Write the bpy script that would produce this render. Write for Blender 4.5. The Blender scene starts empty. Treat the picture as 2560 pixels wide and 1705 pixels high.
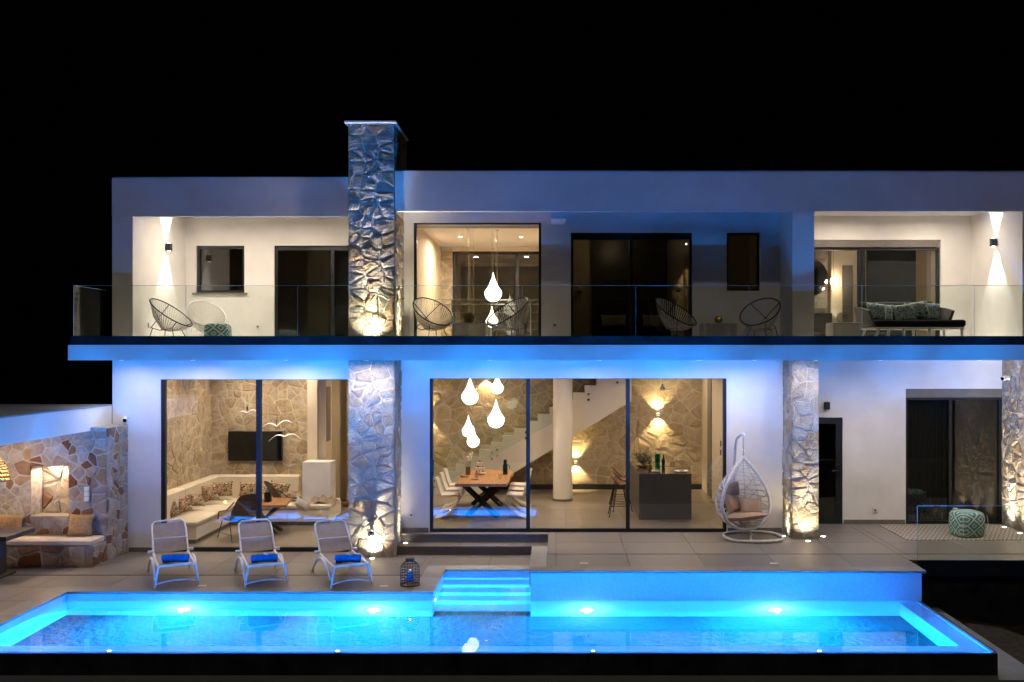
import bpy, math, random
from mathutils import Vector, Matrix
R = math.radians; PI = math.pi
random.seed(7)
sc = bpy.context.scene
COL = sc.collection

# ---------------------------------------------------------------- camera / world / exposure
FOC = 2400.0; VPX = 1390.0; VPY = 885.0; H = 3.75
cam = bpy.data.cameras.new('camera'); camo = bpy.data.objects.new('camera', cam); COL.objects.link(camo)
camo.location = (0, 0, H); camo.rotation_euler = (R(90), 0, 0)
cam.sensor_width = 36; cam.lens = FOC/2560*36; cam.shift_x = (1280-VPX)/2560; cam.shift_y = (VPY-852.5)/2560
cam.clip_end = 500; sc.camera = camo
w = bpy.data.worlds.new('World'); sc.world = w; w.use_nodes = True
w.node_tree.nodes['Background'].inputs[0].default_value = (.3, .5, 1, 1)
w.node_tree.nodes['Background'].inputs[1].default_value = .0002
sl = bpy.data.lights.new('facade_fill', 'SUN'); sl.energy = .23; sl.angle = R(2); sl.color = (1, .84, .66)  # weak warm sun lamp added to brighten the facade from the front
so = bpy.data.objects.new('facade_fill', sl); COL.objects.link(so)
so.rotation_euler = (Vector((0.12, 1, -1.25))).to_track_quat('-Z', 'Y').to_euler()
sc.view_settings.view_transform = 'Standard'; sc.view_settings.look = 'None'
sc.view_settings.exposure = 0; sc.view_settings.gamma = 1; sc.view_settings.use_curve_mapping = False
cy = sc.cycles
cy.max_bounces = 9; cy.diffuse_bounces = 4; cy.glossy_bounces = 4; cy.transmission_bounces = 6
cy.transparent_max_bounces = 24; cy.sample_clamp_indirect = 12; cy.caustics_reflective = True; cy.caustics_refractive = True
cy.use_denoising = True
WARM = (1, .70, .40); WHITE = (1, .86, .70); COOL = (1, .93, .85); BLUE = (.004, .26, 1)

def X(px, Y): return (px-VPX)*Y/FOC
def Z(py, Y): return H-(py-VPY)*Y/FOC
def YG(py, z): return FOC*(H-z)/(py-VPY)

# ---------------------------------------------------------------- materials
def nt(name):
    m = bpy.data.materials.new(name); m.use_nodes = True
    t = m.node_tree; return m, t, t.nodes['Principled BSDF']
def N(t, ty, **k):
    n = t.nodes.new(ty)
    for a, v in k.items(): setattr(n, a, v)
    return n
def ramp(t, fac, stops, interp='LINEAR'):
    r = N(t, 'ShaderNodeValToRGB'); r.color_ramp.interpolation = interp
    e = r.color_ramp.elements
    while len(e) < len(stops): e.new(.5)
    for el, (p, c) in zip(e, stops): el.position = p; el.color = (*c, 1)
    t.links.new(fac, r.inputs[0]); return r.outputs[0]
def noise(t, scale, detail=4, vec=None, rough=.55, dist=0):
    n = N(t, 'ShaderNodeTexNoise'); n.inputs['Scale'].default_value = scale
    n.inputs['Detail'].default_value = detail; n.inputs['Roughness'].default_value = rough
    n.inputs['Distortion'].default_value = dist
    if vec: t.links.new(vec, n.inputs['Vector'])
    return n.outputs['Fac']
def coord(t, scale=(1, 1, 1), rot=(0, 0, 0), src='Object'):
    c = N(t, 'ShaderNodeTexCoord'); m = N(t, 'ShaderNodeMapping')
    m.inputs['Scale'].default_value = scale; m.inputs['Rotation'].default_value = rot
    t.links.new(c.outputs[src], m.inputs[0]); return m.outputs[0]
def math_(t, op, a, b=None):
    n = N(t, 'ShaderNodeMath', operation=op)
    for i, v in enumerate((a, b)):
        if v is None: continue
        if isinstance(v, (int, float)): n.inputs[i].default_value = v
        else: t.links.new(v, n.inputs[i])
    return n.outputs[0]
def bump(t, p, h, strength=.4, dist=.01, nrm=None):
    b = N(t, 'ShaderNodeBump'); b.inputs['Strength'].default_value = strength; b.inputs['Distance'].default_value = dist
    t.links.new(h, b.inputs['Height'])
    if nrm: t.links.new(nrm, b.inputs['Normal'])
    t.links.new(b.outputs[0], p.inputs['Normal']); return b.outputs[0]
def mat(name, col, rough=.6, metal=0, col2=None, ns=6, bs=0, bd=.003, bscale=80, vec=None, spec=.5):
    m, t, p = nt(name)
    p.inputs['Roughness'].default_value = rough; p.inputs['Metallic'].default_value = metal
    p.inputs['Specular IOR Level'].default_value = spec
    v = coord(t, vec or (1, 1, 1))
    col2 = col2 or tuple(c*.82 for c in col)
    f = noise(t, ns, 5, v)
    t.links.new(ramp(t, f, [(.32, col2), (.68, col)]), p.inputs['Base Color'])
    if bs: bump(t, p, noise(t, bscale, 4, v), bs, bd)
    return m
def emis(name, col, s):
    m, t, p = nt(name); p.inputs['Emission Color'].default_value = (*col, 1)
    p.inputs['Emission Strength'].default_value = s; p.inputs['Base Color'].default_value = (*col, 1); return m
def glass(name, tint, r0, rough=0.0, bumps=None):
    m = bpy.data.materials.new(name); m.use_nodes = True; t = m.node_tree; t.nodes.clear()
    out = N(t, 'ShaderNodeOutputMaterial'); mx = N(t, 'ShaderNodeMixShader')
    tr = N(t, 'ShaderNodeBsdfTransparent'); tr.inputs[0].default_value = (*tint, 1)
    gl = N(t, 'ShaderNodeBsdfGlossy'); gl.inputs['Roughness'].default_value = rough
    g = N(t, 'ShaderNodeNewGeometry'); d = N(t, 'ShaderNodeVectorMath', operation='DOT_PRODUCT')
    if bumps:
        v = coord(t, bumps[0], src='Object'); b = N(t, 'ShaderNodeBump')
        b.inputs['Strength'].default_value = bumps[1]; b.inputs['Distance'].default_value = bumps[2]
        t.links.new(noise(t, 1, 3, v), b.inputs['Height']); t.links.new(b.outputs[0], gl.inputs['Normal'])
    t.links.new(g.outputs['Normal'], d.inputs[0]); t.links.new(g.outputs['Incoming'], d.inputs[1])
    c = math_(t, 'ABSOLUTE', d.outputs['Value']); k = math_(t, 'SUBTRACT', 1, c); k = math_(t, 'POWER', k, 5)
    k = math_(t, 'MULTIPLY', k, 1-r0); k = math_(t, 'ADD', k, r0)
    t.links.new(k, mx.inputs[0]); t.links.new(tr.outputs[0], mx.inputs[1]); t.links.new(gl.outputs[0], mx.inputs[2])
    t.links.new(mx.outputs[0], out.inputs[0]); return m
def rock(name, cols, bs=.9, bd=.03, vsc=22):
    m, t, p = nt(name); p.inputs['Roughness'].default_value = .97; p.inputs['Specular IOR Level'].default_value = .08
    oi = N(t, 'ShaderNodeObjectInfo'); n_ = len(cols)
    base = ramp(t, oi.outputs['Random'], [(i/n_, c) for i, c in enumerate(cols)], 'CONSTANT')
    v = coord(t); f = noise(t, 7, 6, v, .65)
    mx = N(t, 'ShaderNodeMixRGB', blend_type='MULTIPLY'); mx.inputs[0].default_value = 1
    t.links.new(base, mx.inputs[1]); t.links.new(ramp(t, f, [(.3, (.68, .64, .60)), (.65, (1.08, 1.08, 1.08))]), mx.inputs[2])
    t.links.new(mx.outputs[0], p.inputs['Base Color'])
    a = noise(t, vsc, 8, v, .62, .6)
    vo = N(t, 'ShaderNodeTexVoronoi', feature='DISTANCE_TO_EDGE'); vo.inputs['Scale'].default_value = vsc*.9
    t.links.new(v, vo.inputs['Vector'])
    h = math_(t, 'ADD', a, math_(t, 'MULTIPLY', math_(t, 'MINIMUM', vo.outputs['Distance'], .12), 1.6))
    h = math_(t, 'ADD', h, math_(t, 'MULTIPLY', noise(t, vsc*3.2, 6, v, .72), .8)); bump(t, p, h, bs, bd*(.95 if bd > .03 else .8)); return m

M = {}
M['plaster'] = mat('white plaster', (.80, .78, .75), .75, col2=(.68, .66, .63), ns=1.1, bs=.35, bd=.003, bscale=140, spec=.25)
M['room'] = mat('cream room paint', (.66, .56, .42), .7, col2=(.62, .52, .39), ns=1)
M['ceil'] = mat('ceiling paint', (.76, .70, .60), .7, col2=(.74, .68, .58), ns=1)
M['dark'] = mat('anthracite aluminium', (.028, .032, .038), .4, .4)
M['darktile'] = mat('dark wall tile', (.030, .036, .044), .5, col2=(.006, .008, .012), ns=3, spec=.25)
M['skirt'] = mat('grey skirting tile', (.17, .15, .13), .5)
M['mortar'] = mat('lime mortar', (.64, .61, .55), .9, col2=(.50, .47, .42), ns=9, bs=.8, bd=.02, bscale=22, spec=.2)
M['mortarint'] = mat('beige mortar', (.58, .50, .38), .9, col2=(.48, .41, .30), ns=9, bs=.8, bd=.018, bscale=22, spec=.2)
M['mortarg'] = mat('grey mortar', (.48, .45, .41), .9, col2=(.30, .27, .24), ns=9, bs=.8, bd=.016, bscale=24, spec=.2)
M['stone'] = rock('pale split stone', [(.48, .43, .37), (.42, .40, .37), (.52, .47, .40), (.48, .38, .29), (.42, .41, .40), (.50, .46, .41), (.46, .35, .26), (.40, .36, .32)], 1, .035)
M['stoneint'] = rock('beige split stone', [(.47, .38, .26), (.42, .33, .22), (.50, .41, .29), (.40, .31, .20), (.45, .38, .28)], .9, .020)
M['stonewarm'] = rock('rusty field stone', [(.36, .33, .29), (.34, .29, .24), (.20, .10, .055), (.40, .36, .31), (.38, .34, .30), (.34, .23, .13), (.30, .28, .26), (.35, .30, .25), (.33, .26, .20), (.38, .35, .31), (.24, .14, .08), (.38, .33, .28)], .8, .018)
M['paver'] = None
def paver(name, a, b, rough=.38):
    m, t, p = nt(name); v = coord(t, (1.2, 7, 7)); oi = N(t, 'ShaderNodeObjectInfo')
    f = noise(t, 2.2, 8, v, .65); f2 = noise(t, 60, 3, v)
    c = ramp(t, f, [(.25, b), (.7, a)])
    mx = N(t, 'ShaderNodeMixRGB', blend_type='MULTIPLY'); mx.inputs[0].default_value = 1
    t.links.new(c, mx.inputs[1]); t.links.new(ramp(t, oi.outputs['Random'], [(0, (.78, .78, .79)), (1, (1.08, 1.06, 1.03))]), mx.inputs[2])
    t.links.new(mx.outputs[0], p.inputs['Base Color'])
    rr = math_(t, 'ADD', math_(t, 'MULTIPLY', f, .22), rough-.1); t.links.new(rr, p.inputs['Roughness'])
    bump(t, p, f2, .12, .002); return m
M['paver'] = paver('taupe porcelain paver', (.235, .21, .185), (.175, .155, .137))
M['coping'] = paver('grey veined coping', (.30, .28, .26), (.20, .19, .18), .4)
M['coplight'] = paver('light marble coping', (.44, .41, .37), (.30, .28, .25), .4)
M['roomfloor'] = paver('interior grey floor', (.24, .20, .16), (.19, .16, .13), .3)
M['ledge'] = mat('dark ledge concrete', (.26, .28, .30), .6, ns=5, bs=.3)
M['soil'] = mat('dark soil', (.055, .04, .028), .95, col2=(.02, .018, .012), ns=9, bs=1, bd=.05, bscale=9)
def mosaic():
    m, t, p = nt('pool glass mosaic'); p.inputs['Roughness'].default_value = .25
    c = N(t, 'ShaderNodeTexCoord'); s = N(t, 'ShaderNodeSeparateXYZ'); t.links.new(c.outputs['Object'], s.inputs[0])
    g = N(t, 'ShaderNodeNewGeometry'); cb = N(t, 'ShaderNodeCombineXYZ')
    sn = N(t, 'ShaderNodeSeparateXYZ'); t.links.new(g.outputs['Normal'], sn.inputs[0])
    vert = math_(t, 'LESS_THAN', math_(t, 'ABSOLUTE', sn.outputs[2]), .5)
    sidex = math_(t, 'GREATER_THAN', math_(t, 'ABSOLUTE', sn.outputs[0]), .5)
    u = math_(t, 'ADD', math_(t, 'MULTIPLY', s.outputs[0], math_(t, 'SUBTRACT', 1, sidex)), math_(t, 'MULTIPLY', s.outputs[1], sidex))
    vv = math_(t, 'ADD', math_(t, 'MULTIPLY', s.outputs[2], vert), math_(t, 'MULTIPLY', s.outputs[1], math_(t, 'SUBTRACT', 1, vert)))
    t.links.new(u, cb.inputs[0]); t.links.new(vv, cb.inputs[1])
    b = N(t, 'ShaderNodeTexBrick'); b.offset = 0; b.inputs['Scale'].default_value = 1
    b.inputs['Brick Width'].default_value = .03; b.inputs['Row Height'].default_value = .03; b.inputs['Mortar Size'].default_value = .0025
    b.inputs['Color1'].default_value = (.52, .76, .91, 1); b.inputs['Color2'].default_value = (.64, .87, .97, 1); b.inputs['Mortar'].default_value = (.46, .66, .82, 1)
    b.inputs['Bias'].default_value = -.35
    t.links.new(cb.outputs[0], b.inputs['Vector']); t.links.new(b.outputs['Color'], p.inputs['Base Color']); return m
M['mosaic'] = mosaic()
M['glass'] = glass('window glass', (.965, .97, .96), .09)
M['glassdark'] = glass('smoked window glass', (.60, .60, .57), .085)
M['rail'] = glass('railing glass', (.945, .975, .955), .028)
M['railedge'] = mat('polished glass edge', (.35, .60, .75), .1)
def water():
    m = bpy.data.materials.new('pool water'); m.use_nodes = True; t = m.node_tree; t.nodes.clear()
    out = N(t, 'ShaderNodeOutputMaterial'); g = N(t, 'ShaderNodeBsdfGlass'); g.inputs['IOR'].default_value = 1.333; g.inputs['Roughness'].default_value = 0
    g.inputs['Color'].default_value = (.97, .99, 1, 1)
    v = coord(t, (2.6, 6.5, 1)); b = N(t, 'ShaderNodeBump'); b.inputs['Strength'].default_value = .035; b.inputs['Distance'].default_value = .008
    h = math_(t, 'ADD', noise(t, 1, 1, v), math_(t, 'MULTIPLY', noise(t, 3, 1, v), .05))
    t.links.new(h, b.inputs['Height']); t.links.new(b.outputs[0], g.inputs['Normal']); t.links.new(g.outputs[0], out.inputs[0]); return m
M['water'] = water()
M['white'] = mat('white lacquer', (.80, .79, .77), .35, ns=2)
M['white2'] = mat('white resin', (.78, .76, .74), .45, ns=2)
M['black'] = mat('black metal', (.018, .018, .020), .4, .5)
M['steel'] = mat('brushed steel', (.60, .60, .60), .22, 1)
M['chrome'] = mat('chrome', (.8, .8, .8), .08, 1)
M['sling'] = mat('taupe sling fabric', (.34, .27, .235), .75, bs=.5, bscale=300, ns=10)
M['towel'] = mat('blue towel', (.02, .19, .50), .95, col2=(.012, .12, .38), ns=12, bs=.9, bd=.006, bscale=110, spec=.1)
M['cream'] = mat('cream upholstery', (.66, .58, .46), .85, col2=(.60, .52, .41), ns=3, bs=.3, bscale=200, spec=.2)
M['burlap'] = mat('burlap weave', (.42, .27, .13), .9, col2=(.28, .17, .08), ns=25, bs=1, bd=.006, bscale=90, spec=.1)
M['canvas'] = mat('light bench canvas', (.56, .50, .43), .85, col2=(.50, .44, .38), ns=3, bs=.3, bscale=160, spec=.2)
M['wood'] = mat('oak slab', (.50, .25, .10), .38, col2=(.26, .11, .04), ns=3, vec=(9, 1.3, 9), bs=.2, bscale=12)
M['darktable'] = mat('dark table stone', (.06, .055, .055), .4)
M['rattan'] = mat('brown rattan', (.24, .10, .05), .6, col2=(.13, .05, .025), ns=40, bs=.8, bd=.004, bscale=90)
M['wicker'] = mat('grey brown wicker', (.12, .075, .055), .7, col2=(.06, .04, .03), ns=50, bs=1, bd=.006, bscale=80)
M['rope'] = mat('white rope', (.76, .73, .66), .7, ns=30)
M['greyrope'] = mat('grey rope weave', (.20, .19, .18), .8, col2=(.08, .08, .08), ns=60, bs=1, bd=.01, bscale=60)
M['charcoal'] = mat('charcoal cushion', (.012, .013, .016), .9, col2=(.008, .009, .011), bs=.2, spec=.1)
M['greycush'] = mat('grey cushion', (.045, .048, .052), .9, bs=.3)
M['tan'] = mat('tan cushion', (.40, .27, .20), .85, bs=.4, bscale=150)
M['greywash'] = mat('white grey rattan', (.66, .64, .63), .5, col2=(.50, .49, .50), ns=30, bs=.3)
M['island'] = mat('dark grey composite', (.085, .078, .072), .45, col2=(.065, .06, .056), ns=50)
M['mirrortop'] = mat('glossy island top', (.10, .09, .08), .08)
M['screen'] = mat('black screen', (.004, .005, .006), .06)
M['curtain'] = mat('grey curtain', (.16, .16, .165), .9, ns=2)
M['leaf'] = mat('dried foliage', (.10, .105, .05), .7, col2=(.05, .06, .025), ns=20)
M['stem'] = mat('brown twig', (.10, .05, .03), .8)
M['teal'] = glass('teal glass', (.20, .62, .55), .06)
M['clear'] = glass('clear drinking glass', (.92, .93, .92), .05)
M['bottle'] = mat('dark green bottle glass', (.012, .022, .008), .08)
M['fruit'] = mat('red fruit', (.40, .02, .02), .35); M['yellow'] = mat('yellow fruit', (.65, .42, .05), .4)
M['flower'] = mat('cream flowers', (.75, .62, .46), .7, bs=.6)
M['bulb'] = emis('white opal lamp', (1, .92, .84), 4.5)
M['bulb2'] = emis('lamp lens', (1, .93, .80), 14)
M['warmbulb'] = emis('warm lamp lens', (1, .72, .38), 12)
M['poollens'] = emis('pool lamp lens', (.55, .90, 1), 6)
M['glint'] = emis('added edge glint', (.6, .88, 1), 12)  # glowing strip that puts a glint on the overflow edge
M['flame'] = emis('candle flame', (1, .55, .2), 6)
M['shade'] = mat('woven lamp shade', (.55, .32, .12), .8, col2=(.30, .15, .05), ns=30, bs=1, bd=.01, bscale=50)
M['amber'] = mat('amber mosaic glass', (.22, .15, .03), .12, col2=(.06, .04, .01), ns=40)
M['seat'] = mat('white moulded plastic', (.74, .69, .62), .3)
M['blanket'] = mat('taupe blanket', (.34, .25, .20), .95, bs=.8, bscale=80)
M['marble'] = mat('grey marble panel', (.09, .085, .078), .35, col2=(.045, .043, .042), ns=4)
def pattern(name, kind):
    m, t, p = nt(name); p.inputs['Roughness'].default_value = .85; p.inputs['Specular IOR Level'].default_value = .2
    if kind == 'ikat':
        v = coord(t); s = N(t, 'ShaderNodeSeparateXYZ'); t.links.new(v, s.inputs[0])
        nz = math_(t, 'MULTIPLY', noise(t, 45, 2, v), .10)
        def fr(o, sc_):
            return math_(t, 'ABSOLUTE', math_(t, 'SUBTRACT', math_(t, 'FRACT', math_(t, 'ADD', math_(t, 'MULTIPLY', o, sc_), nz)), .5))
        a = fr(math_(t, 'ADD', s.outputs[0], s.outputs[1]), 3.6); b = fr(s.outputs[2], 4.2)
        d = math_(t, 'ADD', a, b)
        T = (.07, .30, .31); W = (.66, .66, .58)
        c = ramp(t, d, [(0, T), (.14, W), (.26, T), (.44, W), (.58, T), (.80, W), (.88, T)], 'CONSTANT')
        t.links.new(c, p.inputs['Base Color']); bump(t, p, noise(t, 120, 2, v), .5, .004)
    elif kind == 'rug':
        v = coord(t, (1, 1, 1), (0, 0, 0)); s = N(t, 'ShaderNodeSeparateXYZ'); t.links.new(v, s.inputs[0])
        def fr(o, k): return math_(t, 'ABSOLUTE', math_(t, 'SUBTRACT', math_(t, 'FRACT', math_(t, 'MULTIPLY', o, k)), .5))
        d = math_(t, 'ADD', fr(s.outputs[0], 4), fr(s.outputs[1], 3.2)); d2 = math_(t, 'FRACT', math_(t, 'MULTIPLY', d, 3))
        t.links.new(ramp(t, d2, [(0, (.17, .13, .11)), (.5, (.42, .38, .33))], 'CONSTANT'), p.inputs['Base Color'])
        bump(t, p, noise(t, 150, 2, v), .5, .004)
    else:
        v = coord(t); a = noise(t, 13, 3, v, .5, 1.6); b = noise(t, 21, 2, v, .5, 2.2)
        vo = N(t, 'ShaderNodeTexVoronoi'); vo.inputs['Scale'].default_value = 12; t.links.new(v, vo.inputs['Vector'])
        if kind == 'jungle':
            c1 = ramp(t, a, [(0, (.012, .03, .015)), (.45, (.62, .55, .44)), (.485, (.03, .09, .03)), (.54, (.60, .52, .40)), (.57, (.42, .05, .02)), (.61, (.015, .03, .02))], 'CONSTANT')
        else:
            c1 = ramp(t, a, [(0, (.02, .14, .15)), (.44, (.74, .74, .70)), (.50, (.08, .34, .33)), (.54, (.74, .72, .68)), (.59, (.62, .36, .38)), (.64, (.03, .18, .18))], 'CONSTANT')
        mx = N(t, 'ShaderNodeMixRGB'); t.links.new(math_(t, 'GREATER_THAN', b, .60), mx.inputs[0])
        t.links.new(c1, mx.inputs[1]); mx.inputs[2].default_value = (.55, .16, .04, 1) if kind == 'jungle' else (.12, .36, .34, 1)
        t.links.new(mx.outputs[0], p.inputs['Base Color'])
    return m
M['ikat'] = pattern('teal diamond weave', 'ikat'); M['rug'] = pattern('diamond rug weave', 'rug')
M['jungle'] = pattern('jungle print', 'jungle'); M['palm'] = pattern('teal palm print', 'palm')

# ---------------------------------------------------------------- mesh builder
class MB:
    def __init__(s): s.v = []; s.f = []
    def add(s, vs, fs):
        o = len(s.v); s.v += [tuple(p) for p in vs]; s.f += [tuple(i+o for i in f) for f in fs]; return s
    def box(s, x0, x1, y0, y1, z0, z1):
        return s.add([(x0,y0,z0),(x1,y0,z0),(x1,y1,z0),(x0,y1,z0),(x0,y0,z1),(x1,y0,z1),(x1,y1,z1),(x0,y1,z1)],
                     [(0,3,2,1),(4,5,6,7),(0,1,5,4),(1,2,6,5),(2,3,7,6),(3,0,4,7)])
    def bbox(s, x0, x1, y0, y1, z0, z1, b=.01):
        # softened box: three-ring bevel
        vs = []; rings = [(z0, b), (z0+b, 0), (z1-b, 0), (z1, b)]
        for z, i in rings:
            c = b if i == 0 else b*1.0
            x0_, x1_, y0_, y1_ = x0+i, x1-i, y0+i, y1-i
            vs += [(x0_+c*.5,y0_,z),(x1_-c*.5,y0_,z),(x1_,y0_+c*.5,z),(x1_,y1_-c*.5,z),(x1_-c*.5,y1_,z),(x0_+c*.5,y1_,z),(x0_,y1_-c*.5,z),(x0_,y0_+c*.5,z)]
        fs = [tuple(range(7, -1, -1)), tuple(range(24, 32))]
        for r in range(3):
            for k in range(8): fs.append((r*8+k, r*8+(k+1) % 8, (r+1)*8+(k+1) % 8, (r+1)*8+k))
        return s.add(vs, fs)
    def tube(s, pts, r, n=6, closed=False, cap=True):
        pts = [Vector(p) for p in pts]; m = len(pts)
        rs = r if isinstance(r, (list, tuple)) else [r]*m
        vs = []; up = None
        for i, p in enumerate(pts):
            if closed: d = pts[(i+1) % m]-pts[i-1]
            else: d = pts[min(i+1, m-1)]-pts[max(i-1, 0)]
            d = d.normalized() if d.length > 1e-9 else Vector((0, 0, 1))
            if up is None: up = Vector((0, 0, 1)) if abs(d.z) < .9 else Vector((1, 0, 0))
            a = d.cross(up)
            if a.length < 1e-4: a = d.cross(Vector((.3, 1, .2)))
            a.normalize(); b = a.cross(d).normalized(); up = b
            for k in range(n):
                t = 2*PI*k/n; vs.append(p+a*math.cos(t)*rs[i]+b*math.sin(t)*rs[i])
        fs = []
        for i in range(m if closed else m-1):
            j = (i+1) % m
            for k in range(n): fs.append((i*n+k, i*n+(k+1) % n, j*n+(k+1) % n, j*n+k))
        if not closed and cap: fs += [tuple(range(n-1, -1, -1)), tuple(range((m-1)*n, m*n))]
        return s.add(vs, fs)
    def lathe(s, prof, c=(0, 0, 0), n=20, axis='z'):
        vs = []; cx, cy_, cz = c
        for r, h in prof:
            for k in range(n):
                t = 2*PI*k/n; a, b = r*math.cos(t), r*math.sin(t)
                vs.append({'z': (cx+a, cy_+b, cz+h), 'y': (cx+a, cy_+h, cz+b), 'x': (cx+h, cy_+a, cz+b)}[axis])
        fs = []
        for i in range(len(prof)-1):
            for k in range(n): fs.append((i*n+k, i*n+(k+1) % n, (i+1)*n+(k+1) % n, (i+1)*n+k))
        fs += [tuple(range(n-1, -1, -1)), tuple(range((len(prof)-1)*n, len(prof)*n))]
        return s.add(vs, fs)
    def sphere(s, c, r, n=16, sq=(1, 1, 1)):
        vs = []; fs = []; m = n//2
        for i in range(m+1):
            for k in range(n):
                a = PI*i/m; b = 2*PI*k/n
                vs.append((c[0]+r*sq[0]*math.sin(a)*math.cos(b), c[1]+r*sq[1]*math.sin(a)*math.sin(b), c[2]+r*sq[2]*math.cos(a)))
        for i in range(m):
            for k in range(n): fs.append((i*n+k, (i+1)*n+k, (i+1)*n+(k+1) % n, i*n+(k+1) % n))
        return s.add(vs, fs)
    def prism(s, poly, a, b, axis='y'):
        n = len(poly)
        def P(u, v, h): return {'y': (u, h, v), 'z': (u, v, h), 'x': (h, u, v)}[axis]
        vs = [P(u, v, a) for u, v in poly]+[P(u, v, b) for u, v in poly]
        fs = [tuple(range(n)), tuple(range(2*n-1, n-1, -1))]+[(i, n+i, n+(i+1) % n, (i+1) % n) for i in range(n)]
        return s.add(vs, fs)
    def bird(s): return s
    def pillow(s, w_, h_, t_, c=(0, 0, 0), n=8):
        vs = []; fs = []
        for sd in (-1, 1):
            for i in range(n+1):
                for j in range(n+1):
                    u = 2*i/n-1; v = 2*j/n-1
                    th = t_*(max(0, (1-u**4)*(1-v**4)))**.6
                    pu = 1-.09*(1-v*v) if abs(u) > .9 else 1-.05*(1-v*v); pv = 1-.09*(1-u*u) if abs(v) > .9 else 1-.05*(1-u*u)
                    vs.append((c[0]+u*w_/2*pu, c[1]+sd*th/2, c[2]+v*h_/2*pv))
        m = (n+1)**2
        for k, sd in enumerate((-1, 1)):
            for i in range(n):
                for j in range(n):
                    a = k*m+i*(n+1)+j; q = (a, a+n+1, a+n+2, a+1); fs.append(q if sd < 0 else q[::-1])
        return s.add(vs, fs)
    def xf(s, mtx, start=0):
        s.v = s.v[:start]+[tuple(mtx @ Vector(p)) for p in s.v[start:]]; return s
    def build(s, name, m, parent=None, smooth=False, local=False, fix=True):
        me = bpy.data.meshes.new(name)
        o = bpy.data.objects.new(name, me); COL.objects.link(o)
        off = Vector((0, 0, 0))
        if parent is not None:
            o.parent = parent
            if not local:
                r = parent
                while r.parent: r = r.parent
                off = Vector(r.location)
        me.from_pydata([tuple(Vector(p)-off) for p in s.v], [], s.f)
        me.update()
        if fix:
            import bmesh
            bm = bmesh.new(); bm.from_mesh(me); bmesh.ops.recalc_face_normals(bm, faces=bm.faces); bm.to_mesh(me); bm.free()
        if smooth:
            me.shade_smooth()
            try: me.set_sharp_from_angle(angle=R(40))
            except Exception: pass
        me.materials.append(M[m] if isinstance(m, str) else m); return o
def thing(name, label, cat, loc=(0, 0, 0), rot=0, group=None):
    o = bpy.data.objects.new(name, None); COL.objects.link(o); o.empty_display_size = .1
    o.location = loc; o.rotation_euler = (0, 0, rot); tag(o, label, cat, group); return o
def tag(o, label=None, cat=None, group=None, kind=None):
    if label: o['label'] = label
    if cat: o['category'] = cat
    if group: o['group'] = group
    if kind: o['kind'] = kind
    return o
def copy_tree(o, loc=None, rot=None, label=None, parent=None, scale=None):
    c = o.copy(); COL.objects.link(c); c.parent = parent
    if loc is not None: c.location = loc
    if rot is not None: c.rotation_euler = (0, 0, rot)
    if label: c['label'] = label
    if scale: c.scale = (scale,)*3
    for ch in list(o.children): copy_tree(ch, parent=c)
    return c
def box(name, m, parent, *a): return MB().box(*a).build(name, m, parent, fix=False)
def spot(parent, loc, d, e, col=WHITE, ang=50, blend=.3, size=.03, name='spot_light'):
    l = bpy.data.lights.new(name, 'SPOT'); l.energy = e; l.color = col; l.spot_size = R(ang); l.spot_blend = blend; l.shadow_soft_size = size
    o = bpy.data.objects.new(name, l); COL.objects.link(o)
    if parent: o.parent = parent; loc = Vector(loc)-parent.location
    o.location = loc; o.rotation_euler = Vector(d).to_track_quat('-Z', 'Y').to_euler(); return o
def area(parent, loc, d, e, col=WHITE, size=.2, sy=None, spread=180, name='area_light'):
    l = bpy.data.lights.new(name, 'AREA'); l.energy = e; l.color = col; l.size = size; l.spread = R(spread)
    if sy: l.shape = 'RECTANGLE'; l.size_y = sy
    else: l.shape = 'DISK'
    o = bpy.data.objects.new(name, l); COL.objects.link(o)
    if parent: o.parent = parent; loc = Vector(loc)-parent.location
    o.location = loc; o.rotation_euler = Vector(d).to_track_quat('-Z', 'Y').to_euler(); return o
def point(parent, loc, e, col=WARM, size=.05):
    l = bpy.data.lights.new('point_light', 'POINT'); l.energy = e; l.color = col; l.shadow_soft_size = size
    o = bpy.data.objects.new('point_light', l); COL.objects.link(o)
    if parent: o.parent = parent; loc = Vector(loc)-parent.location
    o.location = loc; return o

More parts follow.
